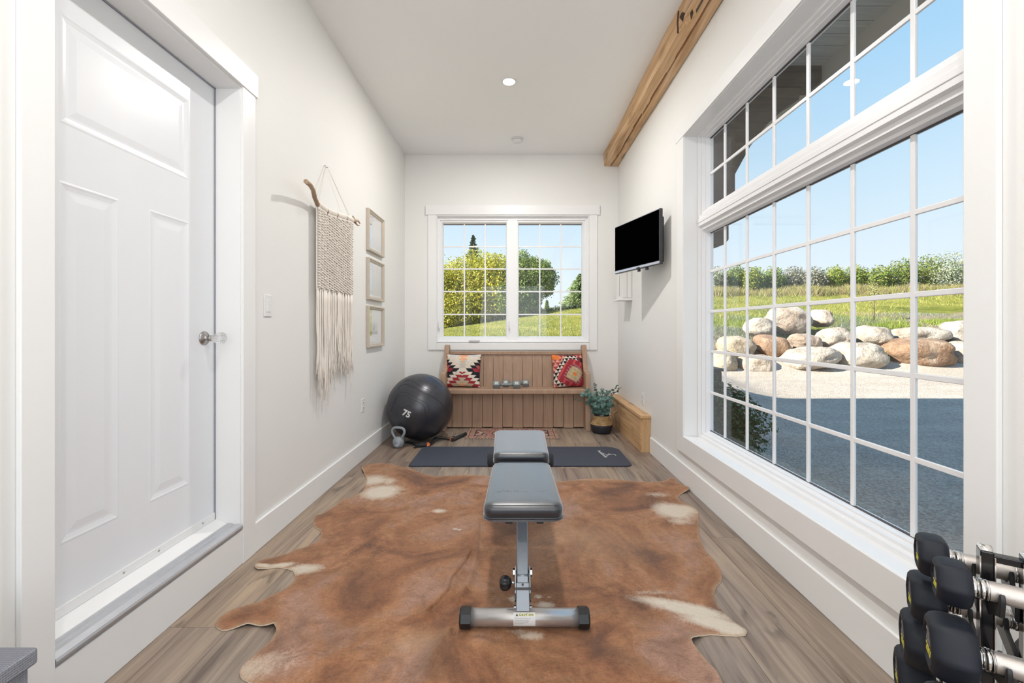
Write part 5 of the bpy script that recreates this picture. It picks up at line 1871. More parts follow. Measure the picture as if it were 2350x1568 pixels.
# logo on the seat, reads from the far side
tc_ = F(1180, 1127, 0.522)
text('FITNESS REALITY', 0.0165, M_printgrey, face_frame((tc_.x - 0.006, tc_.y, 0.5223), (-1, 0, 0), (0, -1, 0)), 'lettering', seat, 0.0003, bold=0.0003)
swm = MB()
sp_ = [(F(1216 + 40 * k / 8, 1125 + 2.2 * math.sin(PI * k / 8), 0.5222)) for k in range(9)]
swm.tube(sp_, [0.0006, 0.0016, 0.0026, 0.003, 0.0032, 0.003, 0.0024, 0.0014, 0.0005], 6, flat=0.12, up=(0, 0, 1))
swm.build('swoosh_mark', M_printgrey, seat)
# black mounting tabs under the front pad
for px in (1168.5, 1238.5):
    x = W(px, 0, 1.60).x
    MB().box((x - 0.013, 1.57, 0.444), (x + 0.013, 2.04, 0.459)).build('mount_bracket', M_black, wbch, bevel=0.002)
# foam roller between pads
MB().tube([(BXc - 0.183, 2.43, 0.415), (BXc - 0.180, 2.43, 0.415), (BXc - 0.176, 2.43, 0.415), (BXc + 0.176, 2.43, 0.415), (BXc + 0.180, 2.43, 0.415), (BXc + 0.183, 2.43, 0.415)], [0.030, 0.036, 0.039, 0.039, 0.036, 0.030], 24).build('foam_roller', M_strap, wbch)
# frame: spine, front leg, rear leg
def sqtube(m, pts, hw, hd=None):
    return m
def bar(a, b, w, d, name, mat, parent=wbch, bev=0.004, up=(1, 0, 0)):
    """rectangular tube from a to b; w along X, d across"""
    a = Vector(a); b = Vector(b)
    t_ = (b - a).normalized(); x_ = Vector(up); x_ = (x_ - t_ * x_.dot(t_)).normalized(); y_ = t_.cross(x_)
    M_ = Matrix(((x_.x, y_.x, t_.x, a.x), (x_.y, y_.y, t_.y, a.y), (x_.z, y_.z, t_.z, a.z), (0, 0, 0, 1)))
    return MB().box((-w / 2, -d / 2, 0), (w / 2, d / 2, (b - a).length), M_).build(name, mat, parent, bevel=bev, seg=3)
bar((BXc, 1.66, 0.05), (BXc, 1.728, 0.138), 0.053, 0.045, 'lower_leg', M_silver)
bar((BXc, 1.722, 0.130), (BXc, 1.955, 0.430), 0.046, 0.040, 'front_leg', M_silver)
bar((BXc, 1.90, 0.433), (BXc, 2.75, 0.405), 0.05, 0.05, 'spine_tube', M_silver)
bar((BXc, 2.70, 0.40), (BXc, 2.86, 0.04), 0.05, 0.04, 'rear_leg', M_silver)
# hinge bracket (u shape) around front leg
ax = Vector((0, 1.735 - 1.66, 0.147 - 0.05)).normalized()
for s in (-1, 1):
    m = MB()
    a = Vector((BXc + s * 0.0285, 1.705, 0.108)); b = Vector((BXc + s * 0.0285, 1.762, 0.182))
    bar(a, b, 0.005, 0.050, 'hinge_plate', M_silver, bev=0.001)
bar((BXc, 1.712, 0.118), (BXc, 1.717, 0.125), 0.062, 0.054, 'rubber_sleeve', M_black, bev=0.001)
for s in (-1, 1):
    bar((BXc + s * 0.029, 1.690, 0.090), (BXc + s * 0.029, 1.716, 0.122), 0.005, 0.045, 'rubber_sleeve', M_black, bev=0.001)
MB().tube([(BXc - 0.036, 1.748, 0.167), (BXc + 0.036, 1.748, 0.167)], 0.008, 12).build('hinge_bolt', M_chrome, wbch)
MB().tube([(BXc - 0.026, 1.738, 0.162), (BXc + 0.026, 1.738, 0.162)], 0.014, 14).build('hinge_barrel', M_silver, wbch)
for s in (-1, 1):
    MB().tube([(BXc + s * 0.030, 1.750, 0.168), (BXc + s * 0.038, 1.750, 0.168)], 0.016, 6, smooth=False).build('bolt_head', M_chrome, wbch)
    MB().tube([(BXc + s * 0.026, 1.688, 0.066), (BXc + s * 0.034, 1.688, 0.066)], 0.008, 6, smooth=False).build('bolt_head', M_chrome, wbch)
MB().tube([(BXc, 1.712, 0.140), (BXc, 1.7015, 0.148)], 0.0045, 10).build('pin_hole', M_black, wbch)
# knob
kx = BXc - 0.033
MB().tube([(kx + 0.01, 1.728, 0.140), (kx - 0.018, 1.728, 0.140)], 0.0055, 10).build('knob_shaft', M_chrome, wbch)
MB().lathe([(0.011, 0.012), (0.020, 0.016), (0.0265, 0.026), (0.028, 0.044), (0.023, 0.053), (0.012, 0.058)], 48, Matrix.Translation((kx, 1.728, 0.138)) @ Matrix.Rotation(-PI / 2, 4, 'Y'), facet=lambda th: 1 - 0.10 * (0.5 + 0.5 * math.cos(8 * th))).build('adjust_knob', M_black, wbch)
# foot bars with octagonal caps
def foot(y, z, half, name, xo):
    f_ = MB().tube([(xo - half + 0.01, y, z), (xo + half - 0.01, y, z)], 0.031, 32).build(name, M_silverbar, wbch)
    for s in (-1, 1):
        MB().tube([(xo + s * (half - 0.042), y, z - 0.001), (xo + s * (half - 0.006), y, z - 0.001), (xo + s * half, y, z - 0.001)], [0.0385, 0.0385, 0.034], 8, smooth=False, sq=False).build('end_cap', M_black, wbch)
    return f_
fb = foot(1.662, 0.047, 0.246, 'foot_bar', 0.036)
foot(2.87, 0.040, 0.195, 'foot_bar', BXc)
# caution sticker, wrapped on front of tube
sx = W(1203.5, 0, 1.635).x
def tubept(x, ang, off=0.0006):
    r_ = 0.031 + off
    return (x, 1.662 - r_ * math.cos(ang), 0.047 + r_ * math.sin(ang))
def patch_on_tube(x0, x1, a0, a1, mat, name, off, par):
    vs = []; fs = []
    n_ = 8
    for k in range(n_ + 1):
        a = a0 + (a1 - a0) * k / n_
        vs += [tubept(x0, a, off), tubept(x1, a, off)]
    for k in range(n_):
        fs.append((2 * k, 2 * k + 1, 2 * k + 3, 2 * k + 2))
    return MB().add(vs, fs, True).build(name, mat, par)
A0, A1 = math.radians(-28), math.radians(62)
stk_ = patch_on_tube(sx - 0.041, sx + 0.041, A0, A1, M_sticker, 'caution_label', 0.0006, fb)
# stay within the label: yellow header band, print
def sub_label(x0, x1, a0, a1, mat, name, off):
    o = patch_on_tube(x0, x1, a0, a1, mat, name, off, wbch)
    return o
a_h = math.radians(46)
hp_ = Vector(tubept(sx + 0.006, a_h, 0.0012))
upv = Vector((0, math.sin(a_h), math.cos(a_h)))
patch_on_tube(sx - 0.023, sx + 0.038, math.radians(39), math.radians(55), M_stickery, 'label_band', 0.0009, fb)
text('CAUTION', 0.0095, M_darkprint, face_frame(hp_ + Vector((0.001, 0, 0)), (1, 0, 0), upv), 'lettering', fb, 0.0001, bold=0.0003, spacing=1.35)
tri = Vector(tubept(sx - 0.028, a_h, 0.0012))
MB().prism([(-0.005, -0.004), (0.005, -0.004), (0, 0.0045)], 0, 0.0002, face_frame(tri, (1, 0, 0), upv)).build('warning_triangle', M_darkprint, fb)
for k, (s_, wdt) in enumerate((('This unit is made for one person only', 0), ('Keep hands clear of moving parts', 0), ('Do not use if worn or damaged', 0), ('Max load see manual', 0))):
    a = math.radians(27 - k * 11)
    p = Vector(tubept(sx - 0.037, a, 0.0011))
    text(s_, 0.0040, M_printgrey, face_frame(p, (1, 0, 0), Vector((0, math.sin(a), math.cos(a)))), 'lettering', fb, 0.0001, align='LEFT')

# ------------------------------------------------------------------ dumbbell rack at lower right
AX = Vector((math.cos(math.radians(35)), -math.sin(math.radians(35)), 0))    # along the dumbbells
NV = Vector((-math.sin(math.radians(35)), -math.cos(math.radians(35)), 0))   # from far side to near side
S_ = 0.85
def rub_dumbbell(end, z, dia, hl, num, label):
    """end: xy of the left end face centre"""
    e = Vector((end[0], end[1], z))
    t = thing('round_dumbbell', label, 'dumbbell', e, group='black rubber dumbbells on the rack')
    Q = Matrix(((-0.0, NV.x, AX.x, 0), (0, NV.y, AX.y, 0), (1, 0, 0, 0), (0, 0, 0, 1)))
    Rm = Matrix(((0, NV.x, AX.x), (0, NV.y, AX.y), (1, 0, 0)))
    if Rm.determinant() < 0: Rm = Matrix(((0, -NV.x, AX.x), (0, -NV.y, AX.y), (1, 0, 0)))
    M_ = Matrix.Translation(e) @ Rm.to_4x4()
    R = dia / 2
    handle = 0.125
    def sq(th):    # softly six sided, flat on top
        a_ = ((th + PI / 6) % (PI / 3)) - PI / 6
        return 0.72 * (math.cos(PI / 6) / math.cos(a_)) + 0.28 * 0.96
    def head(flip, off):
        Mh = M_ @ Matrix.Translation((0, 0, off))
        if flip: Mh = Mh @ Matrix.Rotation(PI, 4, 'X')
        pr = [(R * 0.58, 0.006), (R * 0.62, 0.003), (R * 0.66, 0.0), (R * 0.78, 0.001), (R * 0.90, hl * 0.10), (R * 0.97, hl * 0.24), (R * 1.0, hl * 0.42), (R * 1.0, hl * 0.74), (R * 0.95, hl * 0.90), (R * 0.80, hl), (R * 0.3, hl)]
        h = MB().lathe(pr, 48, Mh, facet=sq).build('dumbbell_head', M_rubber, t)
        MB().lathe([(R * 0.57, 0.0075), (R * 0.55, 0.0045), (R * 0.1, 0.0045)], 32, Mh).build('end_disc', M_enddisc, h)
        ca, cb = Mh @ Vector((0, 0, hl - 0.001)), Mh @ Vector((0, 0, 1.0 + hl))
        cd = (cb - ca).normalized()
        mc = MB()
        mc.tube([ca, ca + cd * 0.009], 0.0205, 32).tube([ca, ca + cd * 0.030], 0.0175, 24).tube([ca + cd * 0.0125, ca + cd * 0.0215], 0.0200, 32).tube([ca + cd * 0.023, ca + cd * 0.0255], 0.0192, 32)
        mc.build('chrome_collar', M_chrome, h)
        if not flip:
            c = Mh @ Vector((0, 0, 0.0030))
            side = -NV if (-NV).cross(Vector((0, 0, 1))).dot(-AX) > 0 else NV
            text(num, R * 0.60, M_printgrey2, face_frame(c + Vector((0, 0, R * 0.16)), side, (0, 0, 1)), 'number_mark', h, 0.0008, bold=0.0012)
            text('ZIVA', R * 0.36, M_yellow, face_frame(c + Vector((0, 0, -R * 0.30)), side, (0, 0, 1)), 'lettering', h, 0.0003, bold=0.0006)
    head(False, 0)
    head(True, 2 * hl + handle)
    a = e + AX * (hl + 0.01); b = e + AX * (hl + handle - 0.01)
    MB().tube([a, a + AX * 0.02, (a + b) / 2, b - AX * 0.02, b], [0.0178, 0.0182, 0.0190, 0.0182, 0.0178], 24).build('handle', M_knurl, t)
    return t
M_enddisc = plain('grey_end_disc', (0.055, 0.055, 0.062), 0.45, nscale=40)
M_printgrey2 = plain('raised_grey_number', (0.17, 0.17, 0.18), 0.4, nscale=20)
near = [((1.008, 1.050), 0.549, 0.108, 0.062, '15'), ((0.963, 1.020), 0.417, 0.146, 0.080, '20'), ((0.925, 0.985), 0.272, 0.158, 0.090, '30')]
far = [((1.079, 1.173), 0.548, 0.112, 0.060, '10'), ((1.100, 1.219), 0.410, 0.134, 0.072, '15'), ((1.121, 1.265), 0.262, 0.158, 0.084, '25'), ((1.150, 1.318), 0.115, 0.158, 0.084, '30')]
nl_ = ['near side black rubber dumbbell on rack, top tier', 'near side black rubber dumbbell on rack, second tier', 'near side black rubber dumbbell on rack, third tier cut by frame']
fl_ = ['window side black rubber dumbbell on rack, top tier', 'window side black rubber dumbbell on rack, second tier', 'window side black rubber dumbbell on rack, third tier', 'window side black rubber dumbbell on rack, bottom tier']
rk = thing('dumbbell_rack', 'black a-frame dumbbell rack with chrome edges at lower right', 'rack', (1.0, 0.95, 0))
tiersN, tiersF = [], []
for (lst, lbs, acc) in ((near, nl_, tiersN), (far, fl_, tiersF)):
    for (e, z, dia, hl, num), lb in zip(lst, lbs):
        e2 = Vector((e[0] * S_, e[1] * S_)); z2 = CAM_H - (CAM_H - z) * S_
        rub_dumbbell(e2, z2, dia * S_, hl * S_, num, lb)
        acc.append((e2, z2, dia * S_, hl * S_))
# uprights: two a-frames, front one just behind the left heads' collars
def rackpt(side, tier, along):
    e, z, dia, hl = (tiersN if side == 'n' else tiersF)[tier]
    return Vector((e.x, e.y, z)) + AX * (hl + along)
topc = (rackpt('n', 0, 0.045) + rackpt('f', 0, 0.045)) / 2
Rz = topc.z
for along in (0.040, 0.100):
    base = Vector((topc.x, topc.y, 0)) + AX * (along - 0.045)
    base.z = 0
    up_top = base + Vector((0, 0, Rz + 0.060))
    bar(base, up_top, 0.020, 0.034, 'upright', M_blackgloss, rk, 0.003, up=AX)
    for s in (-1, 1):
        bar(base + NV * 0.0175 + AX * s * 0.0105, base + NV * 0.0175 + AX * s * 0.0105 + Vector((0, 0, Rz + 0.050)), 0.002, 0.003, 'chrome_edge', M_chrome, rk, 0, up=AX)
    MB().tube([up_top - AX * 0.009 + Vector((0, 0, -0.004)), up_top + AX * 0.009 + Vector((0, 0, -0.004))], 0.0125, 18).build('top_cap', M_chrome, rk)
    bar(base + NV * 0.20 + Vector((0, 0, 0.018)), base - NV * 0.17 + Vector((0, 0, 0.018)), 0.03, 0.03, 'foot', M_blackgloss, rk, 0.004, up=(0, 0, 1))
# crossbar across the top and saddles
ct = Vector((topc.x, topc.y, Rz + 0.045))
bar(ct + AX * 0.0, ct + AX * 0.09, 0.014, 0.02, 'crossbar', M_blackgloss, rk, 0.002, up=(0, 0, 1))
bz0 = Vector((topc.x, topc.y, 0)) + AX * (0.066 - 0.045)
MB().box((-0.004, -0.02, 0), (0.004, 0.02, 0.01)).v
for side, acc in (('n', tiersN), ('f', tiersF)):
    for k in range(len(acc)):
        e, z, dia, hl = acc[k]
        for al_ in (0.038, 0.092):
            p = rackpt(side, k, al_)
            hr = 0.019
            # cradle hook: from upright out to beneath the handle with a raised lip
            root = Vector((topc.x, topc.y, 0)) + AX * ((0.040 if al_ < 0.06 else 0.100) - 0.045)
            dn = (Vector((p.x, p.y, 0)) - Vector((root.x, root.y, 0)))
            dist_ = dn.dot(NV)
            sg_ = 1 if dist_ > 0 else -1
            dist_ = abs(dist_)
            mm = MB()
            Mh = Matrix(((NV.x * sg_, 0, AX.x, root.x + (p - root).dot(AX) * AX.x), (NV.y * sg_, 0, AX.y, root.y + (p - root).dot(AX) * AX.y), (0, 1, 0, 0), (0, 0, 0, 1)))
            pr = [(0.0, z - 0.075), (0.0, z - 0.035), (dist_ - hr * 1.6, z - 0.012), (dist_ - hr * 1.3, z + 0.012), (dist_ - hr * 1.02, z + 0.002), (dist_ - hr * 0.8, z - hr * 0.85), (dist_, z - hr * 1.12), (dist_ + hr * 0.8, z - hr * 0.85), (dist_ + hr * 1.05, z + 0.002), (dist_ + hr * 1.4, z + 0.010), (dist_ + hr * 1.7, z - 0.005), (dist_ + hr * 1.3, z - hr * 1.9), (dist_ * 0.6, z - 0.055)]
            mm.prism(pr, -0.004, 0.004, Mh)
            mm.build('cradle_hook', M_black, rk, bevel=0.002)

# ================================================================== OUTSIDE
def sstep(a, b, x):
    t_ = max(0.0, min(1.0, (x - a) / (b - a)))
    return t_ * t_ * (3 - 2 * t_)
def interp(tab, x):
    if x <= tab[0][0]: return tab[0][1]
    for (a, b) in zip(tab[:-1], tab[1:]):
        if x <= b[0]: return a[1] + (b[1] - a[1]) * (x - a[0]) / (b[0] - a[0])
    return tab[-1][1]
RT = [(-40, -0.15), (6.2, -0.1), (9.5, 0.15), (10.2, 0.38), (10.9, 0.72), (11.8, 1.08), (14, 1.55), (18, 2.05), (22, 2.75), (26, 3.5), (30, 3.9), (60, 4.5)]
LT = [(-40, -0.15), (5.6, -0.1), (8, 0.55), (10, 0.92), (14, 1.25), (20, 1.60), (24, 1.70), (40, 0.8), (60, 0.0)]
def ground(x, y):
    w = sstep(max(2.6, 0.165 * y), max(4.6, 0.36 * y), x)
    Rv = interp(RT, y) + 0.012 * max(0, x - 14) * max(0, min(1, (y - 12) / 10))
    Lv = interp(LT, y) + 0.16 * x * max(0, min(1, (y - 6) / 14))
    if y < 5.6: Lv = -0.1
    z = Rv * w + Lv * (1 - w)
    k = sstep(6, 12, y)
    z += (0.03 + 0.10 * k) * noise.noise(Vector((x * 0.5, y * 0.5, 0))) * (0.15 + 0.85 * k)
    return z
gxs = []
x = -30.0
while x < 46:
    gxs.append(x)
    x += 0.22 if 1.5 < x < 16 else (0.45 if -6 < x < 26 else 2.0)
gys = []
y = -20.0
while y < 70:
    gys.append(y)
    y += 0.22 if 4 < y < 14 else (0.45 if 2 < y < 30 else 2.0)
def is_gravel(x, y):
    edge = 10.25 + 0.35 * noise.noise(Vector((x * 0.6, 0, 2)))
    xe = 3.0 + 0.5 * noise.noise(Vector((0, y * 0.7, 5))) if y > 6.5 else -100
    return y < edge and x > xe
vid = {}
gm, lm = MB(), MB()
gi, li = {}, {}
lcols = []
for j in range(len(gys) - 1):
    for i in range(len(gxs) - 1):
        x0, x1, y0, y1 = gxs[i], gxs[i + 1], gys[j], gys[j + 1]
        xc, yc = (x0 + x1) / 2, (y0 + y1) / 2
        if x1 < XR + 0.2 and x0 > XL - 0.2 and y1 < YB + 0.1 and y0 > YF - 0.1: continue
        g_ = is_gravel(xc, yc)
        m_, ix = (gm, gi) if g_ else (lm, li)
        q = []
        for (a, b) in ((i, j), (i + 1, j), (i + 1, j + 1), (i, j + 1)):
            if (a, b) not in ix:
                ix[(a, b)] = len(m_.v)
                m_.v.append(Vector((gxs[a], gys[b], ground(gxs[a], gys[b]))))
            q.append(ix[(a, b)])
        m_.f.append(tuple(q)); m_.s.append(True)
        if not g_:
            soil = 0.0; blu = 0.0
            if xc > 3:
                soil = 0.85 * (1 - sstep(11.2, 12.6, yc)) + 0.85 * sstep(9.5, 11.5, xc) * (1 - sstep(14.5, 16.5, yc + 0.5 * noise.noise(Vector((xc, yc, 0)))))
                blu = 0.7 * math.exp(-((yc - 14.2) / 1.8) ** 2) * (0.5 + noise.noise(Vector((xc * 0.5, yc * 0.5, 8))))
                if xc < 5.6: blu += 0.5 * (1 - sstep(11, 13.5, yc)); soil *= 0.75
            lcols.append((min(1, max(0, soil)), min(1, max(0, blu)), 0))
go = gm.build('gravel_drive', M_gravel)
tag(go, 'pale gravel driveway outside the large window', 'gravel', kind='structure')
lo3 = lm.build('grass_hill', M_lawn, col=lcols)
tag(lo3, 'sunlit green grass hill rising outside both windows', 'grass', kind='structure')

# house mass on the shaded side and the roof over the room
tag(MB().box((-8.0, -7.0, -0.15), (XL - T - 0.002, 3.05, 7.4)).build('house_wing', M_siding), 'main house block behind the left wall', 'building', kind='structure')
m = MB()
m.box((XL - T - 0.3, YF - 0.3, ZC + 0.17), (2.46, YB + T + 0.05, ZC + 0.34))
tag(m.build('roof', M_siding), 'roof slab over the room', 'roof', kind='structure')

# eave: soffit boards and fascia
sof = thing('eave_soffit', 'grey boarded eave soffit outside above the large window', 'eave', (2.0, 2.4, 3.22))
SZ = 3.205
k = -0.6
while k < 5.4:
    MB().box((XR + TR + 0.012, k + 0.003, SZ), (2.40, k + 0.127, SZ + 0.02)).build('soffit_board', M_soffit, sof)
    k += 0.13
MB().box((2.40, -2.6, 3.055), (2.44, 5.5, 3.42)).build('fascia_board', M_fascia, sof, bevel=0.003)
# timber bracket
tb = thing('timber_bracket', 'dark weathered timber knee brace under the eave outside', 'bracket', (1.6, 3.48, 1.7))
y0, y1 = 3.40, 3.56
Mxz = Matrix(((1, 0, 0, 0), (0, 0, 1, 0), (0, 1, 0, 0), (0, 0, 0, 1)))
MB().prism([(XR + TR + 0.01, 1.80), (EX + 0.12, 1.80), (EX + 0.16, 1.84), (EX + 0.16, 1.98), (EX + 0.21, 2.02), (EX + 0.21, SZ), (XR + TR + 0.01, SZ)], y0, y1, Mxz).build('bracket_post', M_ext, tb, bevel=0.008)
MB().prism([(EX + 0.2, SZ - 0.16), (2.36, SZ - 0.16), (2.40, SZ - 0.12), (2.40, SZ), (EX + 0.2, SZ)], y0 + 0.005, y1 - 0.005, Mxz).build('bracket_beam', M_ext, tb, bevel=0.008)
poly_b = [(EX + 0.14, 2.16), (EX + 0.22, 2.36), (EX + 0.34, 2.58), (EX + 0.48, 2.76), (EX + 0.64, 2.90), (EX + 0.72, 2.945), (EX + 0.74, SZ - 0.165), (EX + 0.14, SZ - 0.165)]
MB().prism(poly_b, y0 + 0.02, y1 - 0.02, Mxz).build('bracket_brace', M_ext, tb, bevel=0.006)

# dark box and cedar beside the far jamb outside
ub = thing('planter_box', 'dark grey box standing outside beyond the large window', 'box', (1.9, 4.9, 0))
zb_ = ground(1.9, 4.9)
MB().box((1.62, 4.62, zb_), (2.20, 5.2, 0.69)).build('box_body', plain('dark_stone', (0.045, 0.045, 0.05), 0.8, nscale=12, nstr=0.3, bump=0.4, bscale=40, bdist=0.01), ub, bevel=0.02)
MB().box((1.60, 4.60, 0.69), (2.22, 5.22, 0.72)).build('box_top', plain('dark_cap', (0.05, 0.05, 0.055), 0.7, nscale=12, nstr=0.2), ub, bevel=0.006)

def foliage(lobes, n, size, palette, seed, shell=0.75, droop=0.0, mi=0.0):
    """leaf cards through ellipsoid lobes: (cx,cy,cz,rx,ry,rz,weight)"""
    rr = random.Random(seed)
    m = MB(); cols = []
    tw = sum(l[6] for l in lobes)
    for l in lobes:
        k = int(n * l[6] / tw)
        for _ in range(k):
            while True:
                d = Vector((rr.gauss(0, 1), rr.gauss(0, 1), rr.gauss(0, 1)))
                if d.length > 1e-3: break
            d.normalize()
            rad = (shell + (1.04 - shell) * rr.random())
            nz_ = 1 + 0.22 * noise.noise(Vector((d.x * 2.5 + l[0], d.y * 2.5, d.z * 2.5 + seed)))
            if rr.random() < 0.04: rad *= 1.10
            c = Vector((l[0] + d.x * l[3] * rad * nz_, l[1] + d.y * l[4] * rad * nz_, l[2] + d.z * l[5] * rad * nz_))
            nn_ = (d * 0.6 + Vector((rr.uniform(-1, 1), rr.uniform(-1, 1), rr.uniform(-1, 1)))).normalized()
            a = nn_.orthogonal().normalized(); a.rotate(Matrix.Rotation(rr.uniform(0, 6.28), 3, nn_))
            b = nn_.cross(a)
            s = size * rr.uniform(0.6, 1.35)
            base = len(m.v)
            m.v += [c - a * s, c - b * s * 0.5 + nn_ * s * 0.1, c + a * s, c + b * s * 0.5 + nn_ * s * 0.1]
            m.f.append((base, base + 1, base + 2, base + 3)); m.s.append(False)
            p = palette[int(rr.random() * len(palette))]
            g = rr.uniform(0.7, 1.3)
            cols.append(tuple(min(1, x_ * g) for x_ in p))
    return m, cols
def shrub(name, label, cat, lobes, n, size, pal, seed, group=None, trunk=True, mat=None, shell=0.6):
    base = (lobes[0][0], lobes[0][1], ground(lobes[0][0], lobes[0][1]))
    t = thing(name, label, cat, base, group=group)
    m, cols = foliage(lobes, n, size, pal, seed, shell)
    o = m.build('foliage', mat or M_leaf, t, col=cols)
    o['kind'] = 'stuff'
    if trunk:
        tm = MB()
        for l in lobes[:3]:
            tm.tube([(base[0], base[1], base[2] - 0.1), ((base[0] + l[0]) / 2, (base[1] + l[1]) / 2, (base[2] + l[2]) / 2 + 0.05), (l[0], l[1], l[2] + l[5] * 0.3)], [max(0.02, l[5] * 0.06), max(0.015, l[5] * 0.045), 0.01], 7)
        tm.build('trunk', M_bark, t)
    return t
DG = [(0.025, 0.05, 0.02), (0.04, 0.075, 0.025), (0.02, 0.04, 0.02)]
g0 = ground(1.95, 4.1)
shrub('cedar_shrub', 'dark green cedar shrub hugging the wall outside the large window', 'shrub', [(2.02, 4.25, g0 + 0.28, 0.40, 0.42, 0.42, 1), (1.86, 4.40, g0 + 0.55, 0.26, 0.26, 0.30, 0.6)], 9000, 0.022, [(0.05, 0.10, 0.035), (0.07, 0.13, 0.05), (0.04, 0.075, 0.03)], 3, mat=M_needle, shell=0.3)

# boulders
def boulder(px, py, w, h, Y, mt, label, seed, zadd=0.0, wedge=0.0):
    c = W(px, py, Y)
    rx = w * Y / 2000 * 0.90; rz = h * Y / 2000 * 1.06; ry = max(0.32, min(rx, 0.6) * 0.85)
    bm = bmesh.new()
    bmesh.ops.create_icosphere(bm, subdivisions=4, radius=1)
    for v in bm.verts:
        d = v.co.normalized()
        # superellipsoid for a blocky river boulder
        e = (abs(d.x) ** 2.7 + abs(d.y) ** 2.7 + abs(d.z) ** 2.7) ** (-1 / 2.7)
        s = e * (1 + 0.20 * noise.noise(d * 1.3 + Vector((seed, 0, 0))) + 0.10 * (0.5 - abs(noise.noise(d * 2.2 + Vector((0, seed, 0))))) + 0.035 * noise.noise(d * 6 + Vector((0, seed, 0))) + 0.015 * noise.noise(d * 16 + Vector((0, seed, 0))))
        p = Vector((d.x * rx * s, d.y * ry * s, d.z * rz * s))
        p.z += wedge * p.x
        v.co = p
    me = bpy.data.meshes.new('boulder')
    bm.to_mesh(me); bm.free()
    for p in me.polygons: p.use_smooth = True
    me.materials.append(ROCKM[mt])
    o = bpy.data.objects.new('boulder', me)
    o.location = (c.x, c.y, c.z)
    COL.objects.link(o)
    tag(o, label, 'boulder', 'boulders of the retaining bank outside')
    return o
BL = [
    (1657, 831, 60, 52, 10.0, 'tan', 'tan boulder at left end of the bottom row, above the dark box', 0),
    (1731, 838, 80, 44, 10.0, 'pink', 'low cream boulder in bottom row second from left', 0),
    (1853, 822, 122, 44, 10.05, 'pale', 'long grey wedge boulder sloping up to the right in bottom row', 0.12),
    (1962, 817, 124, 56, 10.1, 'pale', 'large pale blocky boulder left of the rusty brown one', 0),
    (2103, 811, 146, 62, 10.2, 'rust', 'big rusty brown boulder in bottom row at right', 0),
    (2220, 814, 92, 54, 10.3, 'pale', 'cream boulder at right end of bottom row by window casing', 0),
    (1687, 801, 85, 50, 10.6, 'tan', 'beige boulder of middle row farthest left', 0),
    (1771, 797, 78, 48, 10.6, 'rust', 'reddish brown oval boulder in middle row at left', -0.15),
    (1845, 788, 64, 40, 10.7, 'pink', 'small beige and brown boulder in middle row right of the reddish one', -0.1),
    (1914, 776, 76, 40, 10.8, 'pale', 'whitish boulder in middle row with shaded lower edge', 0.12),
    (2003, 771, 76, 42, 10.8, 'pale', 'white rounded boulder of middle row with grass tuft in front', 0),
    (2100, 770, 118, 34, 10.9, 'pale', 'flat white boulder lying behind the rusty brown one', 0),
    (2200, 765, 76, 54, 10.9, 'pale', 'bright white upright boulder at far right of middle row', 0),
    (1803, 736, 98, 58, 11.6, 'pink', 'largest oval boulder on top of the bank', -0.05),
    (1742, 752, 66, 39, 11.3, 'pale', 'white boulder leaning left of the largest oval one', 0),
    (1883, 731, 46, 36, 11.8, 'pink', 'small lone boulder at right on top of the bank', -0.1),
]
for k, (px, py, w, h, Y, mt, lb, wg) in enumerate(BL):
    boulder(px, py, w, h, Y, mt, lb, 3.7 * k + 1, wedge=wg)

# tufts of grass and low plants on the bank (uncountable)
def tufts(spots, n, hgt, pal, seed, name, label):
    rr = random.Random(seed)
    m = MB(); cols = []
    for _ in range(n):
        (cx, cy, rx, ry, hs_) = spots[int(rr.random() * len(spots))]
        x = cx + rr.gauss(0, 0.5) * rx; y = cy + rr.gauss(0, 0.5) * ry
        z = ground(x, y) - 0.01
        h = hgt * hs_ * rr.uniform(0.5, 1.3)
        a = rr.uniform(0, 6.28); w_ = 0.0055 * rr.uniform(0.6, 1.5) * (hgt / 0.15) ** 0.6
        lean = Vector((rr.gauss(0, 0.4) * h, rr.gauss(0, 0.4) * h, h))
        b = len(m.v)
        p = Vector((x, y, z)); s = Vector((math.cos(a), math.sin(a), 0)) * w_
        m.v += [p - s, p + s, p + lean * 0.6 + s * 0.7, p + lean, p + lean * 0.6 - s * 0.7]
        m.f.append((b, b + 1, b + 2, b + 3, b + 4)); m.s.append(False)
        q = pal[int(rr.random() * len(pal))]; g = rr.uniform(0.7, 1.3)
        cols.append(tuple(min(1, t_ * g) for t_ in q))
    o = m.build(name, M_leaf, col=cols)
    tag(o, label, 'grass', kind='stuff')
    return o
GG = [(0.20, 0.30, 0.04), (0.28, 0.36, 0.06), (0.13, 0.22, 0.03), (0.38, 0.36, 0.10)]
BG = [(0.20, 0.25, 0.17), (0.30, 0.35, 0.28), (0.14, 0.18, 0.11), (0.26, 0.24, 0.17)]
def spot(px, py, Y, rx, ry, h): return ((px - 1182) / 1000 * Y, Y, rx, ry, h)
tufts([spot(2040, 745, 12.0, 0.8, 0.4, 1.0), spot(1990, 780, 10.35, 0.45, 0.18, 1.4), spot(2060, 775, 10.5, 0.35, 0.2, 1.0), spot(2190, 730, 12.6, 0.8, 0.4, 0.9), spot(1850, 765, 11.4, 1.6, 0.3, 0.6), spot(1700, 720, 13, 1.8, 0.8, 0.7), spot(1900, 715, 13.5, 2.5, 0.8, 0.8)], 16000, 0.13, GG, 5, 'bank_grass', 'green grass tufts growing between boulders on the bank')
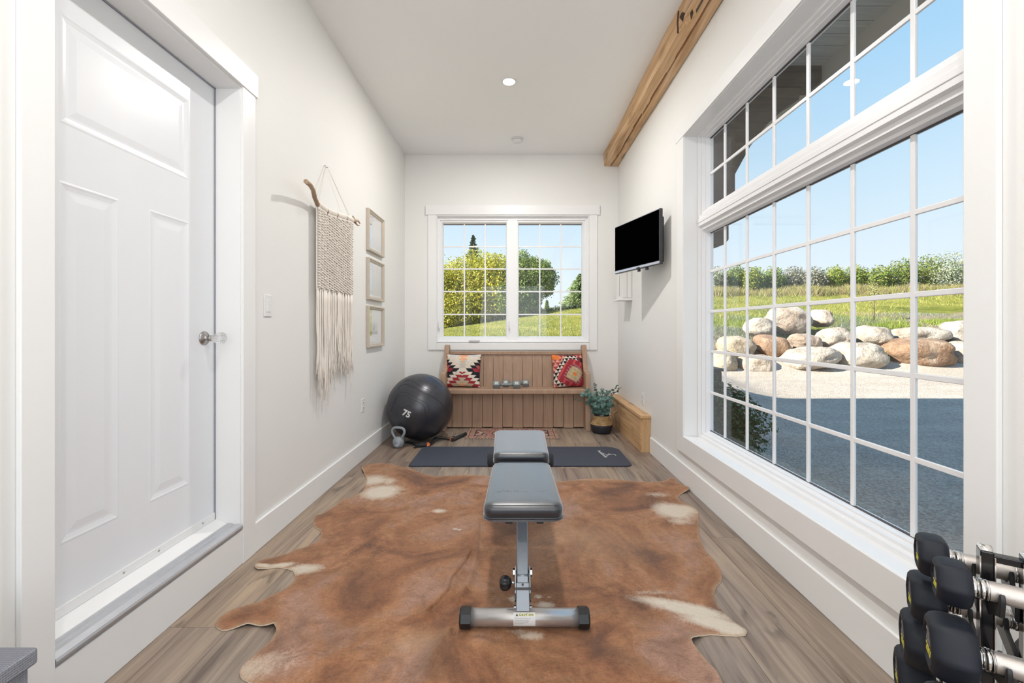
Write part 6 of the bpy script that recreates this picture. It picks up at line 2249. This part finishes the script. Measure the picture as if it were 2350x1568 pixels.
tufts([spot(1960, 735, 12.4, 0.8, 0.5, 1.0), spot(1990, 745, 12.1, 0.5, 0.4, 1.0), spot(1660, 775, 11.2, 0.8, 0.7, 0.8), spot(1690, 760, 11.6, 0.6, 0.6, 0.9), spot(2080, 700, 14, 2.6, 0.6, 0.7), spot(1940, 700, 13.4, 1.0, 0.6, 0.8)], 9000, 0.10, BG, 6, 'silver_groundcover', 'blue grey low groundcover on top of the bank')
hill_spots = []
rr = random.Random(77)
for k in range(160):
    Y = rr.uniform(14, 25); px = rr.uniform(1600, 2260)
    if px > 2030 and Y < 17: continue
    hill_spots.append(spot(px, 0, Y, 1.2, 0.8, 1.0))
for k in range(110):
    Y = rr.uniform(8.5, 20); px = rr.uniform(990, 1370)
    hill_spots.append(spot(px, 0, Y, 1.0, 0.7, 0.55))
tufts(hill_spots, 90000, 0.09, [(0.27, 0.31, 0.06), (0.38, 0.37, 0.09), (0.19, 0.24, 0.05), (0.48, 0.41, 0.15)], 8, 'hill_grass', 'long sunlit meadow grass over the hillside')

wspots = []
for k in range(60):
    px = 1620 + 11 * k; Y = rr.uniform(22.2, 23.8)
    if noise.noise(Vector((k * 0.17, 0, 0))) > -0.1: wspots.append(spot(px, 0, Y, 0.8, 0.6, rr.uniform(0.6, 1.3)))
tufts(wspots, 26000, 0.36, [(0.34, 0.28, 0.16), (0.26, 0.19, 0.12), (0.36, 0.38, 0.10), (0.28, 0.34, 0.07), (0.42, 0.33, 0.20)], 9, 'dry_weeds', 'brown and green tall weeds below the crest shrubs')

# shrubs along the crest seen in the large window
BGc = [(0.15, 0.22, 0.035), (0.22, 0.29, 0.05), (0.08, 0.14, 0.025), (0.32, 0.32, 0.09)]
GYc = [(0.26, 0.27, 0.20), (0.36, 0.34, 0.27), (0.16, 0.17, 0.11)]
SVc = [(0.34, 0.38, 0.27), (0.18, 0.24, 0.13), (0.45, 0.46, 0.34)]
YGc = [(0.25, 0.31, 0.04), (0.18, 0.25, 0.04), (0.11, 0.17, 0.03), (0.34, 0.33, 0.07)]
SH = [
    (1643, 622, 60, SVc, 'silvery grey green shrub at far left of the crest'),
    (1690, 628, 62, BGc, 'low green shrub right of the silvery one on the crest'),
    (1730, 620, 60, YGc, 'yellow green shrub above the white top boulder'),
    (1775, 616, 62, BGc, 'rounded green shrub above the largest oval boulder'),
    (1822, 622, 66, GYc, 'grey brown twiggy shrub in middle of the crest'),
    (1870, 618, 62, GYc, 'brownish dry shrub just right of the grey one'),
    (1915, 614, 66, YGc, 'bright yellow green shrub right of the brown ones'),
    (1965, 618, 64, YGc, 'bright green shrub left of the thin bare sapling'),
    (2020, 612, 66, BGc, 'green shrub just behind the thin sapling'),
    (2068, 592, 84, BGc, 'tall leafy green shrub rising at right of the sapling'),
    (2125, 584, 90, BGc, 'tall darker green shrub second from right on crest'),
    (2182, 574, 100, SVc, 'tallest pale leaved shrub at right edge of crest'),
    (2245, 576, 100, BGc, 'green shrub partly hidden behind the window casing'),
]
for k, (px, pyt, w, pal, lb) in enumerate(SH):
    Y = 24.5 + 0.5 * math.sin(k * 2.1)
    X = (px - 1182) / 1000 * Y
    gz = ground(X, Y)
    topz = CAM_H - (pyt - 753) / 1000 * Y
    hz = max(0.7, (topz - gz) / 2)
    r_ = w * Y / 2000 * 0.78
    l1 = (X, Y, gz + hz * 0.95, r_, r_, hz * 1.02, 1.0)
    l2 = (X - r_ * 0.6, Y - 0.3, gz + hz * 0.6, r_ * 0.7, r_ * 0.7, hz * 0.75, 0.5)
    l3 = (X + r_ * 0.6, Y + 0.1, gz + hz * 0.7, r_ * 0.7, r_ * 0.7, hz * 0.8, 0.5)
    shrub('crest_shrub', lb, 'shrub', [l1, l2, l3], 3600, 0.055, pal, 100 + k, group='shrubs along the hill crest', shell=0.45)
# thin sapling on the bank
sp0 = (2005 - 1182) / 1000 * 13.0
sz0 = ground(sp0, 13.0)
ts = thing('thin_sapling', 'thin bare sapling standing on the grassy bank', 'sapling', (sp0, 13.0, sz0))
m = MB()
rr = random.Random(9)
m.tube([(sp0, 13, sz0 - 0.05), (sp0 + 0.03, 13, sz0 + 0.5), (sp0 + 0.02, 13.02, sz0 + 1.15)], [0.016, 0.012, 0.005], 6)
for k in range(9):
    zz = sz0 + 0.35 + 0.09 * k
    a = rr.uniform(0, 6.28)
    m.tube([(sp0 + 0.02, 13, zz), (sp0 + 0.14 * math.cos(a), 13 + 0.12 * math.sin(a), zz + 0.17)], [0.005, 0.002], 5)
m.build('stem', M_bark, ts)
m, cols = foliage([(sp0 + 0.02, 13, sz0 + 0.85, 0.17, 0.17, 0.35, 1)], 260, 0.025, [(0.30, 0.34, 0.12), (0.42, 0.38, 0.16)], 12, 0.2)
m.build('foliage', M_leaf, ts, col=cols)['kind'] = 'stuff'

# trees in the far window
YT = 21.0
def wp(px, py, Y=YT): return W(px, py, Y)
def lobe(px, py, rx, rz, Y=YT, w=1.0, ry=None):
    c = W(px, py, Y)
    return (c.x, c.y, c.z, rx * Y / 1000, (ry or rx) * Y / 1000, rz * Y / 1000, w)
MAP = [(0.50, 0.46, 0.06), (0.42, 0.42, 0.05), (0.28, 0.34, 0.05), (0.58, 0.48, 0.07)]
MAP2 = [(0.20, 0.28, 0.06), (0.28, 0.34, 0.09), (0.12, 0.19, 0.05)]
shrub('maple_tree', 'broad yellow green tree filling left casement of far window', 'tree', [lobe(1085, 665, 95, 82, 21, 2.2, 70), lobe(1020, 690, 70, 70, 21.3, 1.2), lobe(955, 690, 80, 80, 21.5, 1.2), lobe(1015, 660, 55, 50, 20.8, 1.0), lobe(1040, 725, 80, 30, 20.0, 0.9, 40), lobe(1140, 650, 62, 66, 20.6, 1.3), lobe(1060, 705, 90, 50, 20.2, 1.2, 50), lobe(1130, 700, 60, 40, 20.3, 0.9, 40)], 90000, 0.056, MAP, 41, shell=0.45)
shrub('leafy_tree', 'darker green leafy tree in right casement of far window', 'tree', [lobe(1195, 640, 50, 58, 20.4, 1.3), lobe(1235, 640, 42, 46, 20.2, 1.0), lobe(1200, 695, 42, 48, 20.2, 1.0), lobe(1170, 690, 40, 50, 20.0, 0.8)], 50000, 0.05, MAP2, 42, shell=0.45)
def conifer(px, ytop, ybase, wpx, Y, seed, label, pal, name='spruce_tree'):
    X = (px - 1182) / 1000 * Y
    zt = CAM_H - (ytop - 753) / 1000 * Y
    zb2 = min(ground(X, Y), CAM_H - (ybase - 753) / 1000 * Y)
    t = thing(name, label, 'tree', (X, Y, zb2))
    rr = random.Random(seed)
    H_ = zt - zb2
    R_b = wpx * Y / 2000
    MB().tube([(X, Y, zb2 - 0.1), (X, Y, zt - 0.1)], [H_ * 0.025, 0.01], 7).build('trunk', M_bark, t)
    m = MB(); cols = []
    nl2 = 36
    for k in range(nl2):
        f = k / (nl2 - 1)
        z0_ = zb2 + H_ * (0.06 + 0.93 * f)
        rad = R_b * (1 - f) ** 0.85 + 0.03
        nb = int(26 - 12 * f)
        for b_ in range(nb):
            a = rr.uniform(0, 6.28)
            L = rad * rr.uniform(0.6, 1.1)
            z = z0_ + rr.uniform(-0.5, 0.5) * H_ / 30
            for q in range(18):
                g_ = (q + 0.5) / 18
                c = Vector((X + math.cos(a) * L * g_, Y + math.sin(a) * L * g_, z - L * 0.22 * g_ + L * 0.12 * g_ * g_))
                c += Vector((rr.uniform(-1, 1), rr.uniform(-1, 1), rr.uniform(-1, 1))) * 0.07 * max(0.3, rad)
                d = Vector((math.cos(a), math.sin(a), -0.25)) + Vector((rr.uniform(-.6, .6), rr.uniform(-.6, .6), rr.uniform(-.4, .4)))
                d.normalize(); s_ = d.orthogonal().normalized(); s_.rotate(Matrix.Rotation(rr.uniform(0, 6.28), 3, d))
                ss = 0.10 * rr.uniform(0.6, 1.3)
                b = len(m.v)
                m.v += [c - d * ss, c + s_ * ss * 0.25, c + d * ss, c - s_ * ss * 0.25]
                m.f.append((b, b + 1, b + 2, b + 3)); m.s.append(False)
                p = pal[int(rr.random() * len(pal))]; gg = rr.uniform(0.7, 1.3)
                cols.append(tuple(x_ * gg for x_ in p))
    m.build('foliage', M_needle, t, col=cols)['kind'] = 'stuff'
SPR = [(0.05, 0.09, 0.04), (0.08, 0.13, 0.06), (0.035, 0.06, 0.03)]
PIN = [(0.32, 0.40, 0.18), (0.42, 0.48, 0.24), (0.20, 0.27, 0.12)]
conifer(1086, 541, 690, 130, 30, 51, 'dark spruce top rising behind the yellow green tree', SPR)
conifer(1331, 630, 712, 120, 27, 52, 'pale green pine at right edge of far window', PIN, 'pine_tree')
conifer(1216, 668, 716, 60, 25, 53, 'small pale pine right of the leafy tree on the ridge', PIN, 'pine_tree')
conifer(1255, 690, 712, 26, 40, 54, 'tiny distant conifer tip on the ridge', PIN, 'pine_tree')
# low dark hedge on the ridge
m, cols = foliage([(0.6 + 0.42 * k, 23.3 + 0.0 * k, ground(0.6 + 0.42 * k, 23.3) + 0.02, 0.34, 0.25, 0.22, 1) for k in range(10)], 4500, 0.05, [(0.05, 0.08, 0.03), (0.09, 0.11, 0.05)], 61, 0.3)
hg = thing('low_hedge', 'low dark hedge line along the ridge in far window', 'hedge', (2.4, 23.3, ground(2.4, 23.3)))
m.build('foliage', M_leaf, hg, col=cols)['kind'] = 'stuff'
